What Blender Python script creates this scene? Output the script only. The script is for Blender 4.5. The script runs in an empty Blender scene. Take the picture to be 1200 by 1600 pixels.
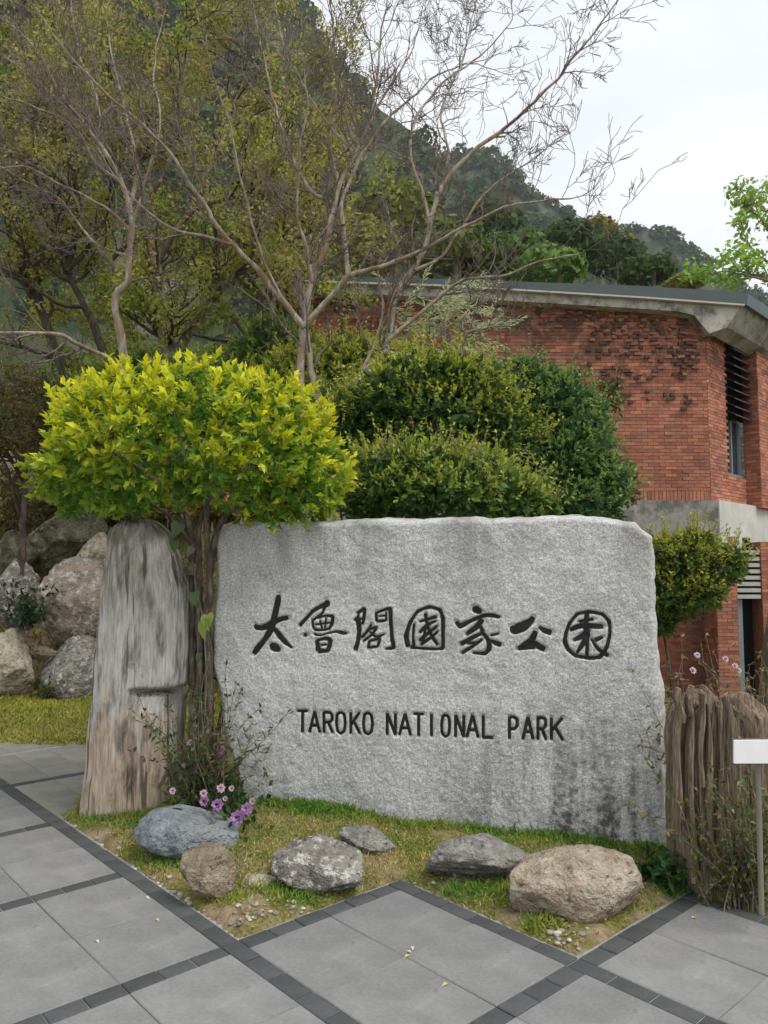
import bpy, math, random
import numpy as np
from mathutils import Matrix, Vector

# ------------------------------------------------------------------ camera, sky, sun, exposure
S = bpy.context.scene
FPX, HOR, EYE = 1190.0, 890.0, 1.6
PITCH = math.atan((HOR - 800.0) / FPX)
cam = bpy.data.cameras.new('camera')
camo = bpy.data.objects.new('camera', cam)
S.collection.objects.link(camo)
cam.sensor_fit = 'VERTICAL'
cam.sensor_height = 32.0
cam.lens = 32.0 * FPX / 1600.0
cam.clip_start = 0.05
cam.clip_end = 6000
camo.location = (0, 0, EYE)
camo.rotation_euler = (math.radians(90) + PITCH, 0, 0)
S.camera = camo

SUN_EL, SUN_AZ = math.radians(58), math.radians(128)      # azimuth from +Y towards +X: behind the viewer, to the right
W = bpy.data.worlds.new('World'); S.world = W; W.use_nodes = True
wn, wl = W.node_tree.nodes, W.node_tree.links
wn.clear()
wo = wn.new('ShaderNodeOutputWorld'); bg = wn.new('ShaderNodeBackground'); bg.inputs[1].default_value = 0.1
sky = wn.new('ShaderNodeTexSky'); sky.sky_type = 'NISHITA'; sky.sun_disc = False
sky.sun_elevation = SUN_EL; sky.sun_rotation = SUN_AZ
tc = wn.new('ShaderNodeTexCoord'); mp = wn.new('ShaderNodeMapping'); mp.inputs['Scale'].default_value = (1.0, 1.0, 2.2)
ns = wn.new('ShaderNodeTexNoise'); ns.inputs['Scale'].default_value = 1.7; ns.inputs['Detail'].default_value = 5
ns.inputs['Roughness'].default_value = 0.5
rp = wn.new('ShaderNodeValToRGB')
rp.color_ramp.elements[0].position = 0.33; rp.color_ramp.elements[0].color = (4.9, 5.2, 5.4, 1)
rp.color_ramp.elements[1].position = 0.66; rp.color_ramp.elements[1].color = (7.2, 7.25, 7.25, 1)
mx = wn.new('ShaderNodeMix'); mx.data_type = 'RGBA'; mx.inputs[0].default_value = 0.93
wl.new(tc.outputs['Generated'], mp.inputs[0]); wl.new(mp.outputs[0], ns.inputs['Vector']); wl.new(ns.outputs[0], rp.inputs[0])
wl.new(sky.outputs[0], mx.inputs[6]); wl.new(rp.outputs[0], mx.inputs[7])
wl.new(mx.outputs[2], bg.inputs[0]); wl.new(bg.outputs[0], wo.inputs[0])

sl = bpy.data.lights.new('sun', 'SUN'); sl.energy = 1.5; sl.angle = math.radians(25); sl.color = (1, 0.965, 0.91)
so = bpy.data.objects.new('sun', sl); S.collection.objects.link(so)
sd = Vector((math.sin(SUN_AZ) * math.cos(SUN_EL), math.cos(SUN_AZ) * math.cos(SUN_EL), math.sin(SUN_EL)))
so.rotation_euler = sd.to_track_quat('Z', 'Y').to_euler(); so.location = (0, 0, 30)
S.view_settings.view_transform = 'Standard'; S.view_settings.look = 'None'
S.view_settings.exposure = 0.85; S.view_settings.gamma = 1.0
S.render.engine = 'CYCLES'
S.cycles.max_bounces = 6; S.cycles.diffuse_bounces = 3; S.cycles.glossy_bounces = 2
S.cycles.transparent_max_bounces = 6; S.cycles.volume_bounces = 0
S.cycles.use_denoising = True

RNG = np.random.default_rng(7)
R = random.Random(11)

# ------------------------------------------------------------------ small helpers
def ray(px, py):
    u = (px - 600) / FPX; v = (800 - py) / FPX
    c, s = math.cos(PITCH), math.sin(PITCH)
    return np.array([u, c - s * v, s + c * v])

def at(px, py, Y):
    d = ray(px, py); p = d * (Y / d[1]); p[2] += EYE
    return p

def gr(px, py, z=0.0):
    d = ray(px, py); p = d * ((z - EYE) / d[2]); p[2] += EYE
    return p

def hash3(ix, iy, iz, seed):
    h = (ix.astype(np.int64) * 374761393 + iy.astype(np.int64) * 668265263 + iz.astype(np.int64) * 2147483647 + seed * 1274126177) & 0xFFFFFFFF
    h = ((h ^ (h >> 13)) * 1274126177) & 0xFFFFFFFF
    h = h ^ (h >> 16)
    return (h & 0xFFFF) / 65535.0

def vnoise(P, seed=0):
    P = np.asarray(P, float)
    i = np.floor(P); f = P - i; f = f * f * f * (f * (f * 6 - 15) + 10)
    ix, iy, iz = i[..., 0], i[..., 1], i[..., 2]
    r = 0
    for dx in (0, 1):
        wx = f[..., 0] if dx else 1 - f[..., 0]
        for dy in (0, 1):
            wy = f[..., 1] if dy else 1 - f[..., 1]
            for dz in (0, 1):
                wz = f[..., 2] if dz else 1 - f[..., 2]
                r = r + wx * wy * wz * hash3(ix + dx, iy + dy, iz + dz, seed)
    return r * 2 - 1

def fbm(P, octs=4, seed=0, lac=2.03, gain=0.5):
    P = np.asarray(P, float); a = 1.0; r = 0; t = 0
    for k in range(octs):
        r = r + a * vnoise(P + 17.3 * k, seed + k); t += a; a *= gain; P = P * lac
    return r / t

def sstep(x):
    x = np.clip(x, 0, 1); return x * x * (3 - 2 * x)

def unit(v):
    v = np.asarray(v, float); return v / np.maximum(np.linalg.norm(v, axis=-1, keepdims=True), 1e-9)

def mesh_data(name, V, F, mat=None, col=None, smooth=False):
    """V n x 3; F either an int array m x k or a list of tuples; col n x 3 per vertex"""
    me = bpy.data.meshes.new(name)
    V = np.asarray(V, np.float32)
    if isinstance(F, np.ndarray):
        m, k = F.shape
        me.vertices.add(len(V)); me.vertices.foreach_set('co', V.ravel())
        me.loops.add(m * k); me.loops.foreach_set('vertex_index', F.astype(np.int32).ravel())
        me.polygons.add(m); me.polygons.foreach_set('loop_start', np.arange(0, m * k, k, dtype=np.int32))
        me.update(calc_edges=True)
    else:
        me.from_pydata(V.tolist(), [], F); me.update()
    if col is not None:
        a = me.color_attributes.new('Col', 'FLOAT_COLOR', 'POINT')
        c = np.ones((len(V), 4), np.float32); c[:, :3] = col
        a.data.foreach_set('color', c.ravel())
    if smooth: me.polygons.foreach_set('use_smooth', np.ones(len(me.polygons), bool))
    if mat: me.materials.append(mat)
    return me

def link(name, me, parent=None):
    o = bpy.data.objects.new(name, me); S.collection.objects.link(o)
    if parent is not None:
        o.parent = parent
        o.matrix_parent_inverse = Matrix.Translation(-parent.location) if parent.type == 'EMPTY' or tuple(parent.location) != (0, 0, 0) else Matrix.Identity(4)
    return o

def tag(o, label, cat, group=None, kind=None):
    o['label'] = label; o['category'] = cat
    if group: o['group'] = group
    if kind: o['kind'] = kind
    return o

def thing(name, label, cat, loc=(0, 0, 0), group=None):
    o = bpy.data.objects.new(name, None); S.collection.objects.link(o)
    o.location = [float(x) for x in loc]; o.empty_display_size = 0.2
    return tag(o, label, cat, group)

class MB:
    def __init__(s): s.v = []; s.f = []; s.c = []; s.n = 0
    def add(s, V, F, col=None):
        V = np.asarray(V, float)
        s.v.append(V); s.f += [tuple(int(i) + s.n for i in f) for f in F]
        s.c.append(np.tile(np.array(col if col is not None else (1, 1, 1), float), (len(V), 1)) if col is None or np.ndim(col) == 1 else np.asarray(col))
        s.n += len(V)
    def box(s, o, ax, ay, az, col=None):
        """box with one corner o and the edge vectors ax, ay, az"""
        o, ax, ay, az = [np.asarray(q, float) for q in (o, ax, ay, az)]
        V = [o, o + ax, o + ax + ay, o + ay, o + az, o + ax + az, o + ax + ay + az, o + ay + az]
        s.add(V, [(0, 3, 2, 1), (4, 5, 6, 7), (0, 1, 5, 4), (1, 2, 6, 5), (2, 3, 7, 6), (3, 0, 4, 7)], col)
    def prism(s, poly, d, col=None):
        P = np.asarray(poly, float); n = len(P); d = np.asarray(d, float)
        s.add(np.vstack([P, P + d]), [tuple(range(n))[::-1], tuple(range(n, 2 * n))] + [(i, (i + 1) % n, n + (i + 1) % n, n + i) for i in range(n)], col)
    def data(s, name, mat, smooth=False, col=False):
        import bmesh
        me = mesh_data(name, np.vstack(s.v), s.f, mat, np.vstack(s.c) if col else None, smooth)
        bm = bmesh.new(); bm.from_mesh(me); bmesh.ops.recalc_face_normals(bm, faces=bm.faces); bm.to_mesh(me); bm.free()
        return me
    def build(s, name, mat, parent=None, smooth=False, col=False):
        return link(name, s.data(name, mat, smooth, col), parent)

# ------------------------------------------------------------------ materials
class NT:
    def __init__(s, name, rough=0.8, spec=0.3):
        s.m = bpy.data.materials.new(name); s.m.use_nodes = True
        s.t = s.m.node_tree; s.n = s.t.nodes; s.l = s.t.links
        s.b = s.n['Principled BSDF']; s.b.inputs['Roughness'].default_value = rough
        s.b.inputs['Specular IOR Level'].default_value = spec
        s.tc = s.n.new('ShaderNodeTexCoord')
    def map(s, scale=(1, 1, 1), src='Object'):
        m = s.n.new('ShaderNodeMapping'); m.inputs['Scale'].default_value = scale
        s.l.new(s.tc.outputs[src], m.inputs[0]); return m.outputs[0]
    def noise(s, sc, det=4, rough=0.55, scale=(1, 1, 1), dist=0.0):
        x = s.n.new('ShaderNodeTexNoise'); x.inputs['Scale'].default_value = sc; x.inputs['Detail'].default_value = det
        x.inputs['Roughness'].default_value = rough; x.inputs['Distortion'].default_value = dist
        s.l.new(s.map(scale), x.inputs['Vector']); return x.outputs[0]
    def ramp(s, src, stops):
        r = s.n.new('ShaderNodeValToRGB'); e = r.color_ramp.elements
        while len(e) < len(stops): e.new(0.5)
        for el, (p, c) in zip(e, stops):
            el.position = p; el.color = (*c, 1) if np.ndim(c) else (c, c, c, 1)
        s.l.new(src, r.inputs[0]); return r.outputs[0]
    def mix(s, f, a, b, mode='MIX'):
        m = s.n.new('ShaderNodeMix'); m.data_type = 'RGBA'; m.blend_type = mode
        for k, q in ((0, f), (6, a), (7, b)):
            if hasattr(q, 'links'): s.l.new(q, m.inputs[k])
            elif k == 0: m.inputs[0].default_value = q
            else: m.inputs[k].default_value = (*q, 1)
        return m.outputs[2]
    def math(s, op, a, b):
        m = s.n.new('ShaderNodeMath'); m.operation = op
        for k, q in ((0, a), (1, b)):
            if hasattr(q, 'links'): s.l.new(q, m.inputs[k])
            else: m.inputs[k].default_value = q
        return m.outputs[0]
    def z(s, lo, hi):
        sx = s.n.new('ShaderNodeSeparateXYZ'); s.l.new(s.tc.outputs['Object'], sx.inputs[0])
        mr = s.n.new('ShaderNodeMapRange'); mr.inputs[1].default_value = lo; mr.inputs[2].default_value = hi
        s.l.new(sx.outputs[2], mr.inputs[0]); return mr.outputs[0]
    def attr(s):
        a = s.n.new('ShaderNodeAttribute'); a.attribute_name = 'Col'; return a.outputs[0]
    def objrand(s):
        return s.n.new('ShaderNodeObjectInfo').outputs['Random']
    def bump(s, h, strength=0.5, dist=0.02):
        b = s.n.new('ShaderNodeBump'); b.inputs['Strength'].default_value = strength; b.inputs['Distance'].default_value = dist
        s.l.new(h, b.inputs['Height']); s.l.new(b.outputs[0], s.b.inputs['Normal'])
    def done(s, col):
        if hasattr(col, 'links'): s.l.new(col, s.b.inputs['Base Color'])
        else: s.b.inputs['Base Color'].default_value = (*col, 1)
        return s.m

def leaf_material(name, trans=0.35, rough=0.5, spec=0.35):
    k = NT(name, rough, spec); a = k.attr(); k.done(a)
    tr = k.n.new('ShaderNodeBsdfTranslucent'); ms = k.n.new('ShaderNodeMixShader'); ms.inputs[0].default_value = trans
    k.l.new(a, tr.inputs[0]); k.l.new(k.b.outputs[0], ms.inputs[1]); k.l.new(tr.outputs[0], ms.inputs[2])
    k.l.new(ms.outputs[0], k.n['Material Output'].inputs[0])
    return k.m

def mat_granite():
    k = NT('granite', 0.85, 0.25)
    base = k.ramp(k.noise(75, 3, 0.7), [(0.28, (0.34, 0.338, 0.33)), (0.48, (0.525, 0.522, 0.51)), (0.70, (0.78, 0.775, 0.76))])
    big = k.ramp(k.noise(3, 4), [(0.35, 0.82), (0.65, 1.0)])
    c = k.mix(1.0, base, big, 'MULTIPLY')
    speck = k.ramp(k.noise(150, 3, 0.7), [(0.33, 0.68), (0.5, 1.0)])
    c = k.mix(0.8, c, speck, 'MULTIPLY')
    # rain streaks: dark algae that starts at the foot and below the top edge
    st = k.ramp(k.noise(9, 4, 0.6, (1, 1, 0.13)), [(0.44, 0.0), (0.56, 1.0)])
    sp = k.ramp(k.noise(26, 3), [(0.42, 0.0), (0.6, 1.0)])
    low = k.ramp(k.z(0.0, 0.95), [(0.0, 1.0), (0.35, 0.8), (1.0, 0.0)])
    sx = k.n.new('ShaderNodeSeparateXYZ'); k.l.new(k.tc.outputs['Object'], sx.inputs[0])
    right = k.ramp(k.math('MULTIPLY', sx.outputs[0], 0.6), [(0.05, 0.0), (0.55, 1.0)])
    msk = k.math('MULTIPLY', k.math('MULTIPLY', k.math('MULTIPLY', st, low), right), k.math('ADD', k.math('MULTIPLY', sp, 0.6), 0.35))
    c = k.mix(msk, c, (0.045, 0.045, 0.04))
    st2 = k.ramp(k.noise(5, 4, 0.6, (1, 1, 0.2)), [(0.44, 0.0), (0.66, 1.0)])
    top = k.ramp(k.z(1.1, 2.0), [(0.25, 0.0), (1.0, 0.7)])
    c = k.mix(k.math('MULTIPLY', st2, top), c, (0.13, 0.12, 0.10))
    h = k.math('ADD', k.noise(38, 4, 0.6), k.math('MULTIPLY', k.noise(120, 2), 0.5))
    k.bump(h, 0.6, 0.012)
    return k.done(c)

def mat_wood(kind):
    k = NT('weathered_wood_' + kind, 0.88, 0.15)
    fine = k.noise(85, 7, 0.72, (1, 1, 0.09), 0.2)
    wide = k.noise(11, 4, 0.6, (1, 1, 0.12))
    if kind == 'silver':
        grey = k.ramp(fine, [(0.24, (0.26, 0.235, 0.20)), (0.44, (0.48, 0.455, 0.42)), (0.70, (0.70, 0.68, 0.65))])
        tan = k.ramp(fine, [(0.24, (0.22, 0.155, 0.11)), (0.46, (0.46, 0.355, 0.27)), (0.72, (0.66, 0.57, 0.47))])
        patch = k.noise(3.6, 6, 0.7, (1, 1, 0.45), 0.8)
        f = k.math('ADD', k.z(0.0, 1.3), k.math('ADD', k.math('MULTIPLY', k.math('SUBTRACT', wide, 0.5), 1.0), k.math('MULTIPLY', k.math('SUBTRACT', patch, 0.5), 1.6)))
        c = k.mix(k.ramp(f, [(0.33, 0.0), (0.66, 1.0)]), tan, grey)
        crk = k.ramp(k.noise(24, 3, 0.5, (1, 1, 0.045), 0.4), [(0.34, 0.75), (0.39, 0.0)])
        c = k.mix(crk, c, (0.045, 0.035, 0.025))
        capm = k.ramp(k.math('ADD', k.z(1.15, 1.92), k.math('MULTIPLY', k.math('SUBTRACT', patch, 0.5), 0.9)), [(0.72, 0.0), (1.0, 0.85)])
        c = k.mix(capm, c, (0.045, 0.04, 0.025))
        moss = k.ramp(k.noise(6, 5, 0.65, (1, 1, 0.35)), [(0.45, 0.0), (0.62, 1.0)])
        c = k.mix(k.math('MULTIPLY', moss, k.ramp(k.z(0.9, 1.9), [(0.1, 0.0), (0.7, 0.75)])), c, (0.10, 0.095, 0.035))
        lich = k.ramp(k.noise(4.3, 5, 0.7), [(0.58, 0.0), (0.70, 0.6)])
        c = k.mix(lich, c, (0.16, 0.155, 0.05))
        dk = k.ramp(k.noise(14, 4, 0.6, (1, 1, 0.25)), [(0.3, 0.75), (0.5, 0.0)])
        c = k.mix(dk, c, (0.05, 0.04, 0.03))
    else:
        c = k.ramp(fine, [(0.30, (0.045, 0.032, 0.023)), (0.50, (0.24, 0.178, 0.125)), (0.74, (0.48, 0.41, 0.32))])
        moss = k.ramp(k.noise(5, 5, 0.65), [(0.55, 0.0), (0.68, 0.7)])
        c = k.mix(moss, c, (0.13, 0.12, 0.04))
        c = k.mix(k.ramp(wide, [(0.3, 0.7), (0.5, 0.0)]), c, (0.05, 0.035, 0.025))
    k.bump(k.math('ADD', fine, k.math('MULTIPLY', k.noise(140, 4, 0.6, (1, 1, 0.3)), 0.4)), 0.7, 0.015)
    return k.done(c)

def mat_rock(name, a, b, c3, lich=(0.45, 0.45, 0.42), lamt=0.4, sc=9.0, moss=0.3, veins=False):
    k = NT(name, 0.9, 0.2)
    n1 = k.noise(sc, 6, 0.62)
    c = k.ramp(n1, [(0.3, a), (0.5, b), (0.72, c3)])
    l = k.ramp(k.noise(sc * 2.3, 5, 0.7), [(0.52, 0.0), (0.62, lamt)])
    c = k.mix(l, c, lich)
    d = k.ramp(k.noise(sc * 3.1, 4, 0.65), [(0.32, 0.8), (0.44, 0.0)])
    c = k.mix(d, c, tuple(q * 0.28 for q in a))
    if veins:
        v = k.ramp(k.noise(5, 4, 0.6, (1, 1, 0.3), 1.5), [(0.46, 0.0), (0.5, 0.5), (0.54, 0.0)])
        c = k.mix(v, c, (0.42, 0.36, 0.26))
    if moss:
        g = k.n.new('ShaderNodeNewGeometry'); sx = k.n.new('ShaderNodeSeparateXYZ'); k.l.new(g.outputs['Normal'], sx.inputs[0])
        mm = k.math('MULTIPLY', k.ramp(sx.outputs[2], [(0.3, 0.0), (0.9, 1.0)]), k.ramp(k.noise(sc * 0.8, 5, 0.65), [(0.5, 0.0), (0.62, moss)]))
        c = k.mix(mm, c, (0.10, 0.11, 0.03))
    k.bump(k.math('ADD', k.noise(sc * 2.2, 5, 0.65), k.math('MULTIPLY', k.noise(sc * 8, 3), 0.5)), 1.0, 0.05)
    return k.done(c)

def mat_paving(name, a, b, var=0.12):
    k = NT(name, 0.72, 0.3)
    n = k.noise(2.3, 6, 0.62); f = k.noise(55, 4, 0.65)
    c = k.ramp(n, [(0.3, a), (0.7, b)])
    c = k.mix(0.35, c, k.ramp(f, [(0.3, 0.55), (0.7, 1.25)]), 'MULTIPLY')
    c = k.mix(1.0, c, k.ramp(k.objrand(), [(0.0, 1 - var), (1.0, 1 + var)]), 'MULTIPLY')
    sc = k.ramp(k.noise(9, 3, 0.6, (0.25, 1.6, 1), 0.8), [(0.60, 0.0), (0.72, 0.35)])
    c = k.mix(sc, c, tuple(min(1, q * 1.35) for q in b))
    damp = k.ramp(k.noise(1.1, 6, 0.7, (1, 1, 1), 0.5), [(0.42, 0.0), (0.64, 0.6)])
    c = k.mix(damp, c, tuple(q * 0.74 for q in a))
    spot = k.ramp(k.noise(11, 4, 0.6), [(0.66, 0.0), (0.74, 0.5)])
    c = k.mix(spot, c, tuple(q * 0.5 for q in a))
    k.bump(f, 0.25, 0.004)
    return k.done(c)

def mat_concrete(name, a, b, stain=0.5):
    k = NT(name, 0.88, 0.2)
    c = k.ramp(k.noise(2.5, 6, 0.6), [(0.3, a), (0.7, b)])
    s1 = k.ramp(k.noise(1.7, 6, 0.7), [(0.47, 0.0), (0.60, stain)])
    c = k.mix(s1, c, (0.06, 0.06, 0.055))
    s2 = k.ramp(k.noise(3.2, 5, 0.65, (1, 1, 0.25)), [(0.5, 0.0), (0.7, stain * 0.7)])
    c = k.mix(s2, c, (0.10, 0.095, 0.08))
    k.bump(k.noise(40, 3), 0.3, 0.01)
    return k.done(c)

BZ0, BZ1 = at(1040, 640, 15.0)[2], at(1040, 480, 15.0)[2]
def mat_brick():
    k = NT('red_brick', 0.85, 0.2)
    c = k.mix(0.5, k.attr(), k.ramp(k.noise(30, 4), [(0.3, 0.6), (0.7, 1.2)]), 'MULTIPLY')
    st = k.ramp(k.noise(0.9, 6, 0.65), [(0.52, 0.0), (0.70, 0.45)])
    c = k.mix(st, c, (0.12, 0.065, 0.05))
    c = k.mix(k.ramp(k.noise(2.2, 5, 0.65, (1, 1, 2.5)), [(0.45, 0.0), (0.75, 0.5)]), c, (0.30, 0.20, 0.15))
    # soot and algae under the eaves
    al = k.math('MULTIPLY', k.ramp(k.noise(2.6, 6, 0.72, (1, 1, 0.8), 0.6), [(0.46, 0.0), (0.56, 0.85)]), k.ramp(k.z(BZ0, BZ1), [(0.0, 0.0), (0.45, 0.7), (1.0, 1.0)]))
    c = k.mix(al, c, (0.055, 0.042, 0.036))
    k.bump(k.noise(60, 3), 0.4, 0.006)
    return k.done(c)

def mat_bark(name, a, b, c3, sc=1.0, patch=None):
    k = NT(name, 0.85, 0.2)
    n = k.noise(22 * sc, 5, 0.6, (1, 1, 0.3))
    c = k.ramp(n, [(0.3, a), (0.52, b), (0.72, c3)])
    if patch is not None:
        c = k.mix(k.ramp(k.noise(7, 4, 0.6, (1, 1, 0.4)), [(0.48, 0.0), (0.58, 0.85)]), c, patch)
    k.bump(n, 0.5, 0.015)
    return k.done(c)

def flat(name, c, rough=0.7, spec=0.3, nz=0.25, sc=14):
    k = NT(name, rough, spec)
    return k.done(k.mix(nz, c, k.ramp(k.noise(sc, 5), [(0.3, 0.45), (0.7, 1.35)]), 'MULTIPLY'))

def mat_ground():
    k = NT('garden_soil', 0.95, 0.1)
    c = k.ramp(k.noise(9, 6, 0.65), [(0.3, (0.11, 0.075, 0.045)), (0.5, (0.26, 0.195, 0.12)), (0.7, (0.38, 0.31, 0.20))])
    g = k.ramp(k.noise(3.5, 5, 0.6), [(0.40, 0.0), (0.56, 0.85)])
    c = k.mix(g, c, k.ramp(k.noise(60, 3), [(0.35, (0.06, 0.075, 0.015)), (0.65, (0.24, 0.22, 0.05))]))
    k.bump(k.noise(70, 4), 0.8, 0.02)
    return k.done(c)

M = dict(
    granite=mat_granite(), silver=mat_wood('silver'), brown=mat_wood('brown'), soil=mat_ground(),
    ink=flat('black_paint', (0.012, 0.012, 0.013), 0.6, 0.3, 0.3, 60),
    slab=mat_paving('grey_paving_stone', (0.18, 0.178, 0.177), (0.285, 0.282, 0.277), 0.09),
    slab2=mat_paving('pale_paving_stone', (0.20, 0.195, 0.175), (0.28, 0.27, 0.24), 0.12),
    paver=mat_paving('dark_paving_stone', (0.062, 0.065, 0.068), (0.095, 0.097, 0.10), 0.2),
    mortar=flat('mortar', (0.30, 0.295, 0.28), 0.95, 0.1, 0.5, 30),
    concrete=mat_concrete('weathered_concrete', (0.36, 0.35, 0.31), (0.52, 0.50, 0.45), 0.75),
    concrete2=mat_concrete('clean_concrete', (0.46, 0.46, 0.44), (0.58, 0.58, 0.55), 0.12),
    concrete3=mat_concrete('dirty_concrete', (0.22, 0.215, 0.20), (0.36, 0.35, 0.32), 0.7),
    brick=mat_brick(), brickmortar=flat('brick_mortar', (0.28, 0.125, 0.085), 0.95, 0.1, 0.5, 12),
    darkbrick=flat('blackened_brick', (0.10, 0.068, 0.055), 0.9, 0.1, 0.8, 5),
    roof=flat('dark_green_roof_metal', (0.055, 0.075, 0.075), 0.45, 0.5, 0.2, 3),
    edge=flat('roof_trim', (0.45, 0.44, 0.41), 0.6, 0.3), louvre=flat('black_louvre', (0.02, 0.02, 0.02), 0.5, 0.4),
    slat=flat('grey_louvre', (0.42, 0.44, 0.41), 0.6, 0.3), frame=flat('blue_grey_frame', (0.20, 0.235, 0.26), 0.5, 0.4),
    dark=flat('dark_interior', (0.015, 0.015, 0.017), 0.9, 0.1),
    white=flat('white_board', (0.80, 0.80, 0.80), 0.5, 0.3, 0.06), backing=flat('sign_edge', (0.10, 0.10, 0.10), 0.6, 0.3),
    post=flat('painted_post', (0.20, 0.195, 0.15), 0.7, 0.3, 0.35),
    leaf=leaf_material('leaf', 0.42, 0.42, 0.4), fine=leaf_material('fine_leaf', 0.5, 0.6, 0.2), far=leaf_material('far_leaf', 0.35, 0.8, 0.1),
    petal=leaf_material('petal', 0.4, 0.7, 0.1), grass=leaf_material('grass_blade', 0.3, 0.7, 0.15),
    pale=mat_bark('smooth_pale_bark', (0.20, 0.16, 0.12), (0.34, 0.285, 0.23), (0.52, 0.46, 0.39), 1.0, (0.23, 0.15, 0.105)),
    bark=mat_bark('grey_bark', (0.08, 0.067, 0.054), (0.18, 0.15, 0.12), (0.32, 0.28, 0.22)),
    darkbark=mat_bark('dark_bark', (0.03, 0.024, 0.02), (0.08, 0.065, 0.052), (0.15, 0.12, 0.095)),
    goldbark=mat_bark('ridged_bark', (0.035, 0.028, 0.022), (0.10, 0.08, 0.06), (0.24, 0.20, 0.155), 1.4),
)
mglass = NT('window_glass', 0.08, 0.8); M['glass'] = mglass.done((0.03, 0.035, 0.04))

# ------------------------------------------------------------------ paving lattice and the garden bed outline
A2 = np.array([math.cos(math.radians(42)), math.sin(math.radians(42))])
B2 = np.array([math.cos(math.radians(48)), -math.sin(math.radians(48))])
a0 = gr(365, 1478)[:2] @ A2; MA = 0.965
b1 = gr(470, 1440)[:2] @ B2; MB_ = 1.075
a0 = a0 + 0.0
HW = 0.044                                             # half a strip
al = lambda i: a0 + i * MA
bl = lambda j: b1 + (j - 1) * MB_
LX = ([4.3, 4.85, 5.15, 5.6, 6.3, 7.0], [-2.9, -2.14, -2.12, -2.2, -2.35, -2.6])

def bed(x, y):
    """signed distance-like: > 0 inside the planted bed"""
    a = x * A2[0] + y * A2[1]; b = x * B2[0] + y * B2[1]
    d = np.minimum(a - al(0) - HW, bl(1) - HW - b)
    d = np.maximum(d, np.minimum(a - al(1) - HW, bl(2) - HW - b))
    d = np.maximum(d, a - al(2) - HW)
    d = np.minimum(d, x - np.interp(y, *LX))
    lawn = y - (7.0 + 0.12 * np.sin(x * 1.3))
    return np.maximum(d, np.where(x < 1.0, lawn, -9))

def gz(x, y):
    x = np.asarray(x, float); y = np.asarray(y, float)
    d = bed(x, y)
    P = np.stack([x, y, 0 * x], -1)
    z = -0.014 + 0.034 * sstep(d / 0.07) + (0.105 - 0.065 * sstep((x + .4) / 1.4)) * sstep(d / 0.85) + 0.014 * fbm(P * 3.0, 3, 5) * sstep(d / 0.2)
    z = np.where(d < -0.01, -0.07, z)
    left = sstep((1.0 - x) / 2.2)
    bank = 2.3 * sstep((y - 8.7) / 4.6) + 0.10 * np.clip(y - 13, 0, 60)
    z = z + left * bank * (1 + 0.12 * fbm(P * 0.9, 3, 9))
    drop = -1.05 * sstep((y - 5.6) / 4.0) * (1 - left)
    z = z + drop + (1 - left) * 0.03 * np.clip(y - 24, 0, 90)
    return z

def lin(*segs):
    o = []
    for a, b, n in segs: o += list(np.linspace(a, b, n, endpoint=False))
    return np.array(o + [segs[-1][1]])

# ground sheet
gx = lin((-1500, -200, 6), (-200, -30, 8), (-30, -6, 20), (-6, -2.6, 40), (-2.6, 2.4, 150), (2.4, 6, 30), (6, 30, 20), (30, 200, 8), (200, 1500, 6))
gy = lin((-300, -10, 5), (-10, 2.4, 8), (2.4, 7.4, 150), (7.4, 14, 60), (14, 40, 22), (40, 200, 14), (200, 2500, 10))
XX, YY = np.meshgrid(gx, gy); ZZ = gz(XX, YY)
nx, ny = len(gx), len(gy)
idx = np.arange(nx * ny).reshape(ny, nx)
quads = np.stack([idx[:-1, :-1], idx[:-1, 1:], idx[1:, 1:], idx[1:, :-1]], -1).reshape(-1, 4)
g = link('ground', mesh_data('ground', np.stack([XX, YY, ZZ], -1).reshape(-1, 3), quads, M['soil'], smooth=True)); g['kind'] = 'structure'

# pavement: mortar bed with slabs and dark edging stones as pieces
pav = MB(); pav.box((-9, -6, -0.045), (16, 0, 0), (0, 13.3, 0), (0, 0, 0.037))
pave = pav.build('pavement', M['mortar']); pave['kind'] = 'structure'
TH = math.atan2(A2[1], A2[0])
_cache = {}
def slab_mesh(la, lb, mat, key):
    k = (round(la, 4), round(lb, 4), key)
    if k not in _cache:
        m = MB(); c = 0.004; h = 0.03
        V = []
        for (sx, z, i) in ((1, -h, 0), (1, -c, 0), (1, 0, c)):
            V += [(-la / 2 + i, -lb / 2 + i, z), (la / 2 - i, -lb / 2 + i, z), (la / 2 - i, lb / 2 - i, z), (-la / 2 + i, lb / 2 - i, z)]
        F = [(8, 9, 10, 11)] + [(r * 4 + q, r * 4 + (q + 1) % 4, r * 4 + 4 + (q + 1) % 4, r * 4 + 4 + q) for r in (0, 1) for q in range(4)]
        m.add(V, F); _cache[k] = m.data(key, mat)
    return _cache[k]
def lay(name, a, b, la, lb, mat, jz=0.0018, ja=0.25):
    p = a * A2 + b * B2
    o = bpy.data.objects.new(name, slab_mesh(la, lb, mat, name)); S.collection.objects.link(o)
    o.parent = pave
    o.location = (p[0], p[1], R.uniform(-jz, jz)); o.rotation_euler = (R.gauss(0, .0015), R.gauss(0, .0015), TH + math.radians(R.gauss(0, ja)))
JN = 0.0035
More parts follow.
